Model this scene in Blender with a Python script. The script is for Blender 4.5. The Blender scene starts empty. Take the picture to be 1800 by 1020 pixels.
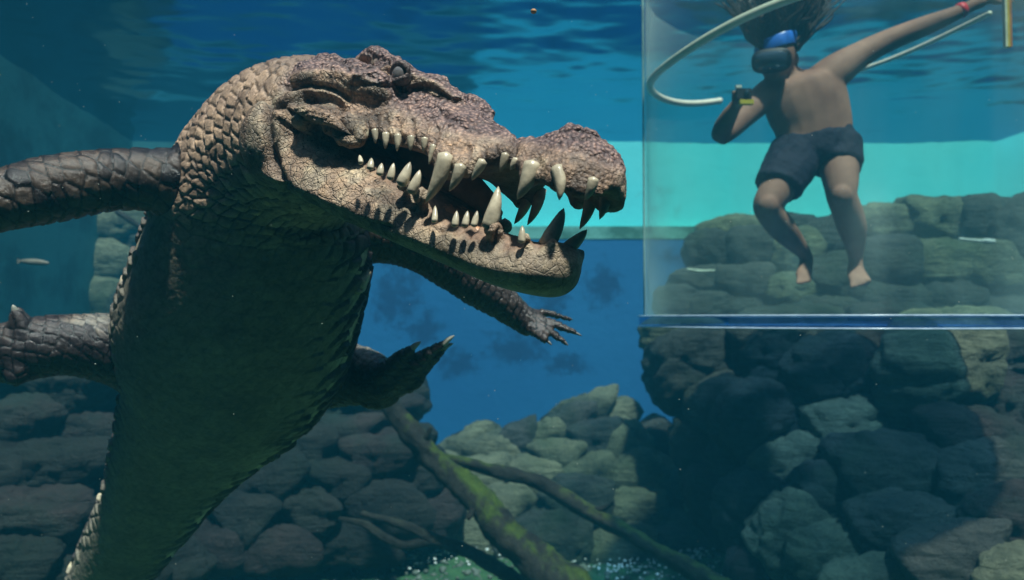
import bpy, math, random
import numpy as np
from math import sin, cos, pi, atan, radians, sqrt
from mathutils import Vector, Matrix, noise as mnoise
random.seed(7); rng = np.random.default_rng(7)

# ------------------------------------------------------------------ camera, world, sun, exposure
sc = bpy.context.scene
COL = sc.collection
FPX = 1413.0                      # focal length in pixels of the 1800 px wide photograph
PIT = atan(50 / FPX)              # small upward tilt of the camera
cam = bpy.data.cameras.new('camera'); camo = bpy.data.objects.new('camera', cam); COL.objects.link(camo)
cam.sensor_width = 36; cam.lens = 36 * FPX / 1800; cam.clip_start = 0.02; cam.clip_end = 300
cam.dof.use_dof = True; cam.dof.focus_distance = 1.65; cam.dof.aperture_fstop = 3.4
camo.location = (0, 0, 0); camo.rotation_euler = (pi / 2 + PIT, 0, 0); sc.camera = camo
sc.render.resolution_x = 1024; sc.render.resolution_y = 580

SUN = Vector((0.13, -0.38, 0.915)).normalized()     # direction towards the sun
w = bpy.data.worlds.new('World'); sc.world = w; w.use_nodes = True
wn = w.node_tree; wn.nodes.clear()
sky = wn.nodes.new('ShaderNodeTexSky'); sky.sky_type = 'NISHITA'; sky.sun_disc = False
sky.sun_elevation = math.asin(SUN.z); sky.sun_rotation = math.atan2(SUN.x, SUN.y)
bg = wn.nodes.new('ShaderNodeBackground'); bg.inputs[1].default_value = 0.075
wo = wn.nodes.new('ShaderNodeOutputWorld')
wn.links.new(sky.outputs[0], bg.inputs[0]); wn.links.new(bg.outputs[0], wo.inputs[0])
sl = bpy.data.lights.new('sun', 'SUN'); sl.energy = 5.0; sl.angle = radians(3.0); sl.color = (1.0, 0.87, 0.76)
so = bpy.data.objects.new('sun', sl); COL.objects.link(so)
so.rotation_euler = SUN.to_track_quat('Z', 'Y').to_euler(); so.location = (0, 0, 8)
sc.view_settings.view_transform = 'Standard'; sc.view_settings.look = 'None'
sc.view_settings.gamma = 1.0; sc.view_settings.exposure = 0.5
sc.cycles.use_denoising = True
sc.cycles.max_bounces = 8; sc.cycles.diffuse_bounces = 3; sc.cycles.glossy_bounces = 3
sc.cycles.transparent_max_bounces = 16; sc.cycles.volume_bounces = 1
sc.cycles.caustics_reflective = False; sc.cycles.caustics_refractive = False

FLOOR, SURF = -1.7, 1.9

# ------------------------------------------------------------------ geometry helpers
def ray(px, py):
    x = (px - 900) / FPX; y = (510 - py) / FPX
    return np.array([x, cos(PIT) - y * sin(PIT), sin(PIT) + y * cos(PIT)])
def P(px, py, d):                 # the point in the pool seen at this pixel, d metres away
    r = ray(px, py); return r * d / r[1]
def pix(p):
    f = np.array([0, cos(PIT), sin(PIT)]); u = np.array([0, -sin(PIT), cos(PIT)])
    d = p @ f; return 900 + FPX * p[:, 0] / d, 510 - FPX * (p @ u) / d
def ss(x, a, b):
    t = np.clip((x - a) / (b - a), 0, 1); return t * t * (3 - 2 * t)

def newmesh(name, V, F, mat=None, smooth=True, parent=None):
    me = bpy.data.meshes.new(name); me.from_pydata([tuple(v) for v in V], [], [tuple(f) for f in F]); me.update()
    if smooth: me.polygons.foreach_set('use_smooth', [True] * len(me.polygons))
    o = bpy.data.objects.new(name, me); COL.objects.link(o)
    if mat: me.materials.append(mat)
    if parent is not None: o.parent = parent
    return o
def tag(o, label=None, cat=None, group=None, kind=None):
    if label: o['label'] = label
    if cat: o['category'] = cat
    if group: o['group'] = group
    if kind: o['kind'] = kind
    return o
def empty(name, loc, label, cat, group=None):
    o = bpy.data.objects.new(name, None); COL.objects.link(o); o.location = loc; o.empty_display_size = 0.1
    return tag(o, label, cat, group)
def setpar(o, root):              # parent, keeping the vertices where they stand
    o.parent = root; o.matrix_parent_inverse = Matrix.Translation(-Vector(root.location)); return o

def spline(P_, n):                # Catmull-Rom through rows of any width
    P_ = np.asarray(P_, float); m = len(P_)
    Q = np.vstack([2 * P_[0] - P_[1], P_, 2 * P_[-1] - P_[-2]])
    out = []
    for i in range(m - 1):
        p0, p1, p2, p3 = Q[i:i + 4]
        for k in range(n):
            t = k / n
            out.append(0.5 * ((2 * p1) + (-p0 + p2) * t + (2 * p0 - 5 * p1 + 4 * p2 - p3) * t * t + (-p0 + 3 * p1 - 3 * p2 + p3) * t ** 3))
    out.append(P_[-1]); return np.array(out)

def loft(C, S, RX, RY, n=28, sq=2.0):    # closed elliptic loft: centres, side vectors, half widths
    C = np.asarray(C, float); m = len(C)
    T = np.gradient(C, axis=0); T /= np.linalg.norm(T, axis=1)[:, None] + 1e-12
    S = np.asarray(S, float); S = S - T * (S * T).sum(1)[:, None]; S /= np.linalg.norm(S, axis=1)[:, None] + 1e-12
    N = np.cross(T, S); ang = np.linspace(0, 2 * pi, n, endpoint=False)
    ca = np.sign(np.cos(ang)) * np.abs(np.cos(ang)) ** (2 / sq); sa = np.sign(np.sin(ang)) * np.abs(np.sin(ang)) ** (2 / sq)
    V = []; 
    for i in range(m):
        V.append(C[i] + np.outer(ca * RX[i], S[i]) + np.outer(sa * RY[i], N[i]))
    V = np.vstack(V); F = []
    for i in range(m - 1):
        for j in range(n):
            k = (j + 1) % n; F.append((i * n + j, i * n + k, (i + 1) * n + k, (i + 1) * n + j))
    V = np.vstack([V, C[0] - T[0] * 0.5 * min(RX[0], RY[0]), C[-1] + T[-1] * 0.5 * min(RX[-1], RY[-1])]); a, b = m * n, m * n + 1
    for j in range(n):
        k = (j + 1) % n; F.append((a, k, j)); F.append((b, (m - 1) * n + j, (m - 1) * n + k))
    return V, F
def tube(pts, side=(0, 1, 0), n=16, k=5, flat=1.0, sq=2.0):   # pts rows: x y z r
    Q = spline(np.asarray(pts, float), k); r = np.maximum(Q[:, 3], 0.0012)
    return loft(Q[:, :3], np.tile(np.array(side, float), (len(Q), 1)), r, r * flat, n, sq)
def tp(rows):                     # rows px py depth r_px -> x y z r
    return [list(P(a, b, d)) + [r * d / FPX] for a, b, d, r in rows]
def ball(c, r, n=14):
    c = np.asarray(c, float); r = np.ones(3) * np.asarray(r, float)
    V = []; F = []
    for i in range(1, n):
        th = pi * i / n
        for j in range(2 * n):
            ph = pi * j / n; V.append(c + r * np.array([sin(th) * cos(ph), sin(th) * sin(ph), cos(th)]))
    m = 2 * n
    for i in range(n - 2):
        for j in range(m):
            k = (j + 1) % m; F.append((i * m + j, (i + 1) * m + j, (i + 1) * m + k, i * m + k))
    V += [c + r * np.array([0, 0, 1]), c - r * np.array([0, 0, 1])]; a, b = len(V) - 2, len(V) - 1
    for j in range(m):
        k = (j + 1) % m; F.append((a, j, k)); F.append((b, (n - 2) * m + k, (n - 2) * m + j))
    return np.array(V), F
def merge(parts):
    V = []; F = []; o = 0
    for v, f in parts:
        V.append(np.asarray(v)); F += [tuple(i + o for i in q) for q in f]; o += len(v)
    return np.vstack(V), F
def box(c, h):
    c = np.asarray(c, float); V = [c + np.array([x * h[0], y * h[1], z * h[2]]) for x in (-1, 1) for y in (-1, 1) for z in (-1, 1)]
    return np.array(V), [(0, 1, 3, 2), (4, 6, 7, 5), (0, 4, 5, 1), (2, 3, 7, 6), (0, 2, 6, 4), (1, 5, 7, 3)]

def coords(me):
    a = np.empty(len(me.vertices) * 3); me.vertices.foreach_get('co', a); return a.reshape(-1, 3)
def normals(me):
    a = np.empty(len(me.vertices) * 3); me.vertices.foreach_get('normal', a); return a.reshape(-1, 3)
def setco(me, V):
    me.vertices.foreach_set('co', np.ascontiguousarray(V).ravel()); me.update()
def smooth(me, it, f=0.5, mask=None):
    E = np.empty(len(me.edges) * 2, dtype=np.int64); me.edges.foreach_get('vertices', E); E = E.reshape(-1, 2)
    V = coords(me); n = len(V); deg = np.bincount(E.ravel(), minlength=n)[:, None] + 1e-9
    for _ in range(it):
        A = np.empty_like(V)
        for c in range(3):
            A[:, c] = np.bincount(E[:, 0], V[E[:, 1], c], n) + np.bincount(E[:, 1], V[E[:, 0], c], n)
        D = A / deg - V
        V = V + D * (f if mask is None else f * mask[:, None])
    setco(me, V)
def fuse(name, parts, voxel, subdiv=0, it=5):   # one continuous skin over overlapping forms
    o = newmesh(name, *merge(parts))
    m = o.modifiers.new('r', 'REMESH'); m.mode = 'VOXEL'; m.voxel_size = voxel; m.use_smooth_shade = True
    def apply():
        dg = bpy.context.evaluated_depsgraph_get(); dg.update()
        me = bpy.data.meshes.new_from_object(o.evaluated_get(dg)); o.modifiers.clear(); old = o.data; o.data = me; bpy.data.meshes.remove(old)
    apply(); smooth(o.data, it)
    if subdiv:
        s = o.modifiers.new('s', 'SUBSURF'); s.levels = subdiv; s.render_levels = subdiv; apply()
    o.data.polygons.foreach_set('use_smooth', [True] * len(o.data.polygons)); o.data.name = name
    return o

# ------------------------------------------------------------------ numpy noise
def hash3(i, seed=0):
    i = i.astype(np.int64)
    h = (i[:, 0] * 73856093) ^ (i[:, 1] * 19349663) ^ (i[:, 2] * 83492791) ^ (seed * 2654435761)
    h = (h ^ (h >> 13)) * 1274126177 & 0x7fffffff
    h2 = (h * 69069 + 12345) & 0x7fffffff; h3 = (h2 * 69069 + 12345) & 0x7fffffff
    return np.stack([h, h2 ^ (h2 >> 7), h3 ^ (h3 >> 9)], 1) % 100003 / 100003.0
def voro(X, seed=0, jit=0.85):    # F1, F2, random value of the nearest cell
    B = np.floor(X); F1 = np.full(len(X), 9.0); F2 = F1.copy(); ID = np.zeros(len(X))
    for dx in (-1, 0, 1):
        for dy in (-1, 0, 1):
            for dz in (-1, 0, 1):
                c = B + (dx, dy, dz); h = hash3(c, seed); d = np.linalg.norm(c + 0.5 + (h - 0.5) * jit - X, axis=1)
                n = d < F1; F2 = np.where(n, F1, np.minimum(F2, d)); ID = np.where(n, h[:, 0], ID); F1 = np.where(n, d, F1)
    return F1, F2, ID
def vnoise(X, seed=0):
    B = np.floor(X); f = X - B; f = f * f * (3 - 2 * f); r = np.zeros(len(X))
    for dx in (0, 1):
        for dy in (0, 1):
            for dz in (0, 1):
                wgt = (f[:, 0] if dx else 1 - f[:, 0]) * (f[:, 1] if dy else 1 - f[:, 1]) * (f[:, 2] if dz else 1 - f[:, 2])
                r += wgt * hash3(B + (dx, dy, dz), seed)[:, 0]
    return r * 2 - 1
def fbm(X, oct=4, seed=0, g=0.5):
    r = np.zeros(len(X)); a = 1.0
    for k in range(oct): r += a * vnoise(X * 2 ** k + 17.3 * k, seed + k); a *= g
    return r
def setcol(me, C, name='pigment'):
    at = me.color_attributes.new(name, 'FLOAT_COLOR', 'POINT')
    at.data.foreach_set('color', np.ascontiguousarray(np.hstack([C, np.ones((len(C), 1))]), dtype=np.float32).ravel())

# ------------------------------------------------------------------ materials
class NT:
    def __init__(s, name):
        s.m = bpy.data.materials.new(name); s.m.use_nodes = True; s.t = s.m.node_tree; s.t.nodes.clear()
        s.out = s.t.nodes.new('ShaderNodeOutputMaterial')
    def n(s, typ, ins=None, **kw):
        d = s.t.nodes.new(typ)
        for k, v in kw.items(): setattr(d, k, v)
        for k, v in (ins or {}).items():
            if isinstance(v, tuple) and len(v) == 2 and hasattr(v[0], 'outputs'): s.t.links.new(v[0].outputs[v[1]], d.inputs[k])
            elif hasattr(v, 'outputs'): s.t.links.new(v.outputs[0], d.inputs[k])
            else: d.inputs[k].default_value = v
        return d
    def surf(s, d): s.t.links.new(d.outputs[0], s.out.inputs[0]); return s.m
    def ramp(s, fac, stops):
        r = s.t.nodes.new('ShaderNodeValToRGB'); s.t.links.new(fac.outputs[0] if hasattr(fac, 'outputs') else fac[0].outputs[fac[1]], r.inputs[0])
        e = r.color_ramp.elements
        while len(e) > 1: e.remove(e[-1])
        e[0].position = stops[0][0]; e[0].color = (*stops[0][1], 1)
        for p_, c in stops[1:]:
            q = e.new(p_); q.color = (*c, 1)
        return r
    def mix(s, f, a, b, mode='MIX'):
        d = s.t.nodes.new('ShaderNodeMix'); d.data_type = 'RGBA'; d.blend_type = mode
        for k, v in ((0, f), (6, a), (7, b)):
            if hasattr(v, 'outputs'): s.t.links.new(v.outputs[0], d.inputs[k])
            elif isinstance(v, tuple) and hasattr(v[0], 'outputs'): s.t.links.new(v[0].outputs[v[1]], d.inputs[k])
            elif isinstance(v, tuple): d.inputs[k].default_value = (*v[:3], 1)
            else: d.inputs[k].default_value = v
        class O: pass
        o = O(); o.outputs = [d.outputs[2]]; return o
def bs(t, col, rough=0.6, spec=0.4, normal=None, **kw):
    i = {'Base Color': (*col, 1) if isinstance(col, tuple) and not hasattr(col[0], 'outputs') else col, 'Roughness': rough, 'Specular IOR Level': spec}
    if normal is not None: i['Normal'] = normal
    i.update(kw); return t.n('ShaderNodeBsdfPrincipled', i)
def simple(name, col, rough=0.6, spec=0.4, var=0.25, scale=20, bump=0.0):
    t = NT(name); tc = t.n('ShaderNodeTexCoord'); nz = t.n('ShaderNodeTexNoise', {'Vector': (tc, 3), 'Scale': scale, 'Detail': 6})
    r = t.ramp(nz, [(0.3, tuple(c * (1 - var) for c in col)), (0.7, tuple(min(1, c * (1 + var)) for c in col))])
    nm = t.n('ShaderNodeBump', {'Height': nz, 'Strength': bump, 'Distance': 0.01}) if bump else None
    return t.surf(bs(t, r, rough, spec, nm))

def skin_mat():
    t = NT('crocodile_skin'); at = t.n('ShaderNodeVertexColor', layer_name='pigment'); tc = t.n('ShaderNodeTexCoord')
    def math(op, a, b=0.0, c=None):
        i = {0: a, 1: b}
        if c is not None: i[2] = c
        return t.n('ShaderNodeMath', i, operation=op)
    sep = t.n('ShaderNodeSeparateColor', {0: t.n('ShaderNodeVertexColor', layer_name='mask')})
    nd = t.n('ShaderNodeTexNoise', {'Vector': (tc, 3), 'Scale': 26.0, 'Detail': 3.0})
    dv = t.n('ShaderNodeVectorMath', {0: (nd, 1), 1: (.016, .016, .016)}, operation='MULTIPLY'); wv = t.n('ShaderNodeVectorMath', {0: (tc, 3), 1: (dv, 0)}, operation='ADD')
    nz = t.n('ShaderNodeTexNoise', {'Vector': (tc, 3), 'Scale': 55.0, 'Detail': 9.0, 'Roughness': 0.72})
    nf = t.n('ShaderNodeTexNoise', {'Vector': (tc, 3), 'Scale': 11.0, 'Detail': 5.0, 'Roughness': 0.65})
    c = t.mix(0.9, at, t.ramp(nz, [(0.3, (0.45, 0.42, 0.45)), (0.5, (1, 1, 1)), (0.72, (1.6, 1.5, 1.36))]), 'MULTIPLY')
    c = t.mix(0.7, c, t.ramp(nf, [(0.32, (0.5, 0.46, 0.5)), (0.52, (1, 1, 1)), (0.7, (1.3, 1.26, 1.15))]), 'MULTIPLY')
    # jaw: two sizes of cracked plates with sensory pits
    e1 = t.n('ShaderNodeTexVoronoi', {'Vector': (wv, 0), 'Scale': 34.0}, feature='DISTANCE_TO_EDGE')
    e2 = t.n('ShaderNodeTexVoronoi', {'Vector': (wv, 0), 'Scale': 95.0}, feature='DISTANCE_TO_EDGE')
    pv = t.n('ShaderNodeTexVoronoi', {'Vector': (tc, 3), 'Scale': 88.0})
    l1 = t.n('ShaderNodeMapRange', {0: (e1, 0), 1: 0.0, 2: 0.06}, interpolation_type='SMOOTHSTEP'); l2 = t.n('ShaderNodeMapRange', {0: (e2, 0), 1: 0.0, 2: 0.14}, interpolation_type='SMOOTHSTEP')
    pr = t.n('ShaderNodeMapRange', {0: (pv, 0), 1: 0.13, 2: 0.22}, interpolation_type='SMOOTHSTEP')
    k = math('MULTIPLY', math('MULTIPLY_ADD', l1, 0.38, 0.62), math('MULTIPLY_ADD', l2, 0.2, 0.8)); k = math('MULTIPLY', k, math('MULTIPLY_ADD', pr, 0.8, 0.2))
    kc = t.n('ShaderNodeCombineColor', {0: k, 1: k, 2: k}); c = t.mix((sep, 0), c, t.mix(1.0, c, kc, 'MULTIPLY'))
    # roof of snout and skull: fine bony grain
    g1 = t.n('ShaderNodeTexVoronoi', {'Vector': (wv, 0), 'Scale': 125.0}); g2 = t.n('ShaderNodeTexVoronoi', {'Vector': (wv, 0), 'Scale': 52.0})
    grain = t.ramp(g1, [(0.15, (1.55, 1.42, 1.34)), (0.42, (0.8, 0.76, 0.8)), (0.68, (0.30, 0.27, 0.32))])
    c = t.mix((sep, 1), c, t.mix(0.9, c, grain, 'MULTIPLY'))
    hj = math('ADD', math('MULTIPLY', math('MULTIPLY', l1, (nf, 0)), 0.8), math('MULTIPLY', l2, 0.28)); hj = math('ADD', hj, math('MULTIPLY', pr, 0.35)); hj = math('MULTIPLY', hj, (sep, 0))
    hg = math('ADD', math('MULTIPLY', (g1, 0), -1.3), math('MULTIPLY', (g2, 0), -1.2)); hg = math('MULTIPLY', hg, (sep, 1))
    h = math('ADD', math('ADD', hj, hg), math('MULTIPLY', (nz, 0), 1.0))
    b = t.n('ShaderNodeBump', {'Height': h, 'Strength': 1.0, 'Distance': 0.0042})
    ro = math('SUBTRACT', t.n('ShaderNodeMapRange', {0: (nf, 0), 3: 0.34, 4: 0.6}), math('MULTIPLY', (sep, 2), 0.26))
    return t.surf(bs(t, c, ro, 0.5, b))
def rock_mat(name, a, b_, algae):
    t = NT(name); tc = t.n('ShaderNodeTexCoord'); oi = t.n('ShaderNodeObjectInfo')
    off = t.n('ShaderNodeMapping', {'Vector': (tc, 3), 'Location': t.n('ShaderNodeCombineXYZ', {0: (oi, 5), 1: (oi, 5), 2: (oi, 5)}), 'Scale': (1, 1, 1)})
    n1 = t.n('ShaderNodeTexNoise', {'Vector': off, 'Scale': 2.2, 'Detail': 8.0, 'Roughness': 0.65})
    st = t.n('ShaderNodeMapping', {'Vector': (tc, 3), 'Scale': (1.2, 1.2, 9.0)})
    n2 = t.n('ShaderNodeTexNoise', {'Vector': st, 'Scale': 3.0, 'Detail': 7.0, 'Roughness': 0.6, 'Distortion': 0.6})
    n3 = t.n('ShaderNodeTexNoise', {'Vector': off, 'Scale': 26.0, 'Detail': 8.0, 'Roughness': 0.7})
    c = t.ramp(n1, [(0.3, a), (0.6, b_), (0.8, tuple(x * 1.35 for x in b_))])
    c = t.mix(0.5, c, t.ramp(n2, [(0.35, (0.5, 0.5, 0.5)), (0.6, (1.1, 1.1, 1.1))]), 'MULTIPLY')
    c = t.mix(0.5, c, t.ramp(n3, [(0.3, (0.5, 0.5, 0.5)), (0.7, (1.3, 1.3, 1.3))]), 'MULTIPLY')
    n4 = t.n('ShaderNodeTexNoise', {'Vector': (tc, 3), 'Scale': 1.1, 'Detail': 6.0, 'Roughness': 0.6})
    c = t.mix(t.ramp(n4, [(0.5, (0, 0, 0)), (0.68, (0.8, 0.8, 0.8))]), c, algae)
    hh = t.n('ShaderNodeMath', {0: n2, 1: n3}, operation='ADD')
    b = t.n('ShaderNodeBump', {'Height': hh, 'Strength': 0.9, 'Distance': 0.07})
    return t.surf(bs(t, c, 0.75, 0.3, b))
def wall_mat(name, base, light, patch, pscale=0.9, lo=0.56, hi=0.66, spots=()):
    t = NT(name); tc = t.n('ShaderNodeTexCoord')
    n1 = t.n('ShaderNodeTexNoise', {'Vector': (tc, 3), 'Scale': 0.7, 'Detail': 5.0}); 
    mp = t.n('ShaderNodeMapping', {'Vector': (tc, 3), 'Scale': (1.0, 1.0, 1.6)})
    n2 = t.n('ShaderNodeTexNoise', {'Vector': mp, 'Scale': pscale, 'Detail': 3.0, 'Roughness': 0.5})
    n3 = t.n('ShaderNodeTexNoise', {'Vector': (tc, 3), 'Scale': 9.0, 'Detail': 9.0, 'Roughness': 0.75})
    c = t.ramp(n1, [(0.3, base), (0.7, light)])
    s_ = t.n('ShaderNodeMath', {0: (n2, 0), 1: t.n('ShaderNodeMath', {0: (n3, 0), 1: 0.45}, operation='MULTIPLY')}, operation='ADD')
    c = t.mix(t.ramp(s_, [(lo + 0.2, (0, 0, 0)), (hi + 0.24, (0.85, 0.85, 0.85))]), c, patch)
    if spots:                     # blotches of dark algae where they grow on the wall
        tot = None
        for px_, py_, rp, stf in spots:
            p_ = P(px_, py_, 8.4); v = t.n('ShaderNodeVectorMath', {0: (tc, 3), 1: tuple(p_)}, operation='SUBTRACT')
            v = t.n('ShaderNodeVectorMath', {0: (v, 0), 1: (1, 0, stf)}, operation='MULTIPLY'); v = t.n('ShaderNodeVectorMath', {0: (v, 0)}, operation='LENGTH')
            g = t.n('ShaderNodeMapRange', {0: (v, 1), 1: rp * 8.4 / FPX, 2: 0.0, 3: 0.0, 4: 1.0}, interpolation_type='SMOOTHSTEP')
            tot = g if tot is None else t.n('ShaderNodeMath', {0: tot, 1: g}, operation='MAXIMUM')
        k = t.n('ShaderNodeTexNoise', {'Vector': (tc, 3), 'Scale': 8.0, 'Detail': 10.0, 'Roughness': 0.8})
        k = t.n('ShaderNodeMath', {0: k, 1: t.n('ShaderNodeMath', {0: tot, 1: 0.34}, operation='MULTIPLY')}, operation='ADD')
        c = t.mix(t.ramp(k, [(0.66, (0, 0, 0)), (0.80, (0.7, 0.7, 0.7))]), c, patch)
    b = t.n('ShaderNodeBump', {'Height': n3, 'Strength': 0.3, 'Distance': 0.02})
    return t.surf(bs(t, c, 0.7, 0.3, b))
M = {}
M['skin'] = skin_mat()
M['rock'] = rock_mat('rockwork_grey', (0.025, 0.032, 0.034), (0.10, 0.10, 0.088), (0.03, 0.05, 0.02))
M['rock_red'] = rock_mat('rockwork_reddish', (0.018, 0.016, 0.017), (0.065, 0.046, 0.042), (0.03, 0.06, 0.045))
M['rock_pale'] = rock_mat('rockwork_pale', (0.06, 0.07, 0.05), (0.27, 0.27, 0.17), (0.06, 0.09, 0.035))
M['rock_dark'] = rock_mat('rockwork_dark', (0.010, 0.013, 0.014), (0.042, 0.042, 0.036), (0.02, 0.03, 0.02))
M['joint'] = simple('joint_mortar', (0.02, 0.024, 0.024), 0.9, 0.1)
M['blue'] = wall_mat('blue_painted_wall', (0.022, 0.14, 0.36), (0.03, 0.18, 0.42), (0.012, 0.035, 0.12), 0.9, 0.62, 0.7, [(700, 520, 95, .8), (745, 580, 70, 1), (965, 515, 75, .7), (905, 620, 110, 2), (1000, 640, 90, 2.2), (800, 640, 80, 1.5), (1060, 505, 70, .8), (840, 480, 70, 1)])
M['cyan'] = wall_mat('turquoise_sunlit_wall', (0.12, 0.86, 0.93), (0.22, 0.96, 0.98), (0.15, 0.5, 0.5), 0.8, 0.68, 0.8)  # turquoise paint with the sunlit glow of the upper wall in its colour
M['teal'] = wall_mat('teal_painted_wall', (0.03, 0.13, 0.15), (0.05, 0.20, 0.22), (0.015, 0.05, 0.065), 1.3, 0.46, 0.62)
M['ledge'] = wall_mat('ledge_concrete', (0.20, 0.50, 0.42), (0.28, 0.6, 0.5), (0.05, 0.14, 0.08), 2.0, 0.4, 0.55)
M['deck'] = simple('deck_concrete', (0.32, 0.30, 0.27), 0.8, 0.2)
M['gallery'] = simple('gallery_black_paint', (0.02, 0.022, 0.025), 0.8, 0.2)

# ------------------------------------------------------------------ water volume
def mk_haze():
    V, F = box((0.5, 4.6, (FLOOR - 1 + 2.25) / 2), (6.5, 6.4, (2.25 - FLOOR + 1) / 2))
    o = newmesh('haze', V, F, smooth=False); tag(o, 'faintly cloudy blue green water that fills the whole pool', 'water', kind='stuff')
    t = NT('cloudy_water'); v = t.n('ShaderNodeVolumePrincipled', {'Color': (0.012, 0.12, 0.185, 1), 'Density': 0.13, 'Anisotropy': 0.2, 'Absorption Color': (0.10, 0.52, 0.76, 1)})
    t.t.links.new(v.outputs[0], t.out.inputs[1]); o.data.materials.append(t.m)
mk_haze()

# ------------------------------------------------------------------ the pool
def mk_pool():
    # floor: one sheet with soft mounds
    nx, ny = 120, 110; xs = np.linspace(-5.5, 6.5, nx); ys = np.linspace(-1.2, 10.4, ny)
    X, Y = np.meshgrid(xs, ys); p = np.stack([X.ravel(), Y.ravel(), 0 * X.ravel()], 1)
    p[:, 2] = FLOOR + 0.05 * fbm(p * 1.3, 4, 3) + 0.02 * fbm(p * 6, 3, 5)
    F = [(j * nx + i, j * nx + i + 1, (j + 1) * nx + i + 1, (j + 1) * nx + i) for j in range(ny - 1) for i in range(nx - 1)]
    t = NT('algae_silt'); tc = t.n('ShaderNodeTexCoord'); n1 = t.n('ShaderNodeTexNoise', {'Vector': (tc, 3), 'Scale': 3.0, 'Detail': 8.0, 'Roughness': 0.7})
    n2 = t.n('ShaderNodeTexNoise', {'Vector': (tc, 3), 'Scale': 30.0, 'Detail': 6.0})
    c = t.ramp(n1, [(0.3, (0.02, 0.05, 0.03)), (0.55, (0.05, 0.13, 0.05)), (0.75, (0.12, 0.17, 0.10))])
    b = t.n('ShaderNodeBump', {'Height': n2, 'Strength': 0.8, 'Distance': 0.03})
    tag(newmesh('pool_floor', p, F, t.surf(bs(t, c, 0.8, 0.3, b))), 'dark green silty floor of the pool', kind='structure')
    # back wall, blue up to a ledge, above it turquoise with the sunlit glow painted in
    r = empty('back_wall', (0.5, 8.5, FLOOR), 'blue painted back wall of the pool with a turquoise band painted sunlit above its ledge', 'wall')
    V, F = box((0.6, 8.55, (FLOOR - 0.2 + 0.83) / 2), (5.6, 0.15, (0.83 - FLOOR + 0.2) / 2)); setpar(newmesh('lower_wall', V, F, M['blue'], False), r)
    V, F = box((0.6, 8.50, 0.90), (5.6, 0.106, 0.066)); o = setpar(newmesh('ledge', V, F, M['ledge'], False), r)
    V, F = box((2.9, 8.72, 1.56), (3.3, 0.12, 0.59)); setpar(newmesh('upper_wall', V, F, M['cyan'], False), r)
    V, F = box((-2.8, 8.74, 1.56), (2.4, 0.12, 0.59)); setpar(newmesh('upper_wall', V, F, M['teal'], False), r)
    # side walls
    V = []
    a = np.array([-3.1, 3.0]); b_ = np.array([-4.15, 9.0])
    d = np.array([-0.25, -0.04])
    def slab(a, b_, d, z0, z1):
        q = [a, b_, b_ + d, a + d]; V = [(*k, z0) for k in q] + [(*k, z1) for k in q]
        return V, [(0, 1, 5, 4), (1, 2, 6, 5), (2, 3, 7, 6), (3, 0, 4, 7), (4, 5, 6, 7), (0, 3, 2, 1)]
    V, F = slab(np.array([-2.75, -1.2]), b_, d, FLOOR - 0.2, 2.1)
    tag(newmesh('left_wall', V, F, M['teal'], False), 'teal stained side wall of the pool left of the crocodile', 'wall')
    V, F = slab(np.array([3.9, -1.2]), np.array([5.9, 9.0]), np.array([0.25, 0]), FLOOR - 0.2, 2.1)
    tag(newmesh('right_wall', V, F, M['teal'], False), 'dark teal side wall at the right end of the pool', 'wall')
    V, F = box((0.5, -0.75, 0.2), (4.2, 0.1, 1.95))
    tag(newmesh('gallery_wall', V, F, M['gallery'], False), 'black wall of the viewing gallery behind the photographer', 'wall')
    # deck round the pool, above the water
    mats = []
    for nm, lab, c, h in (('pool_deck', 'concrete deck over the viewing gallery side of the pool', (0.5, -1.0, 2.06), (5.8, 0.62, 0.09)),
                      ('pool_deck', 'concrete deck behind the turquoise back wall', (0.5, 9.6, 2.06), (5.8, 0.98, 0.09))):
        V, F = box(c, h); tag(newmesh(nm, V, F, M['deck'], False), lab, kind='structure')
    # water surface with ripples
    nx, ny = 260, 280; xs = np.linspace(-4.6, 5.2, nx); ys = np.linspace(-0.65, 8.85, ny); X, Y = np.meshgrid(xs, ys)
    p = np.stack([X.ravel(), Y.ravel(), 0 * X.ravel()], 1)
    q = p * np.array([1.0, 1.3, 1])
    z = 0.022 * fbm(q * 0.9, 2, 21) + 0.011 * fbm(q * 2.6 + 0.4 * np.stack([vnoise(q * 2), vnoise(q * 2, 5), 0 * z if False else vnoise(q)], 1), 2, 31) + 0.004 * fbm(q * 8, 2, 41)
    p[:, 2] = SURF + z
    F = [(j * nx + i, j * nx + i + 1, (j + 1) * nx + i + 1, (j + 1) * nx + i) for j in range(ny - 1) for i in range(nx - 1)]
    t = NT('water_surface'); fr = t.n('ShaderNodeFresnel', {'IOR': 1.33}); tr = t.n('ShaderNodeBsdfTransparent', {0: (0.96, 1, 1, 1)}); gl = t.n('ShaderNodeBsdfGlossy', {0: (0.12, 0.31, 0.52, 1), 'Roughness': 0.19})
    mx = t.n('ShaderNodeMixShader', {0: fr, 1: tr, 2: gl})
    tag(newmesh('water_surface', p, F, t.surf(mx)), 'rippled underside of the water surface mirroring the pool', kind='structure')
mk_pool()

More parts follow.
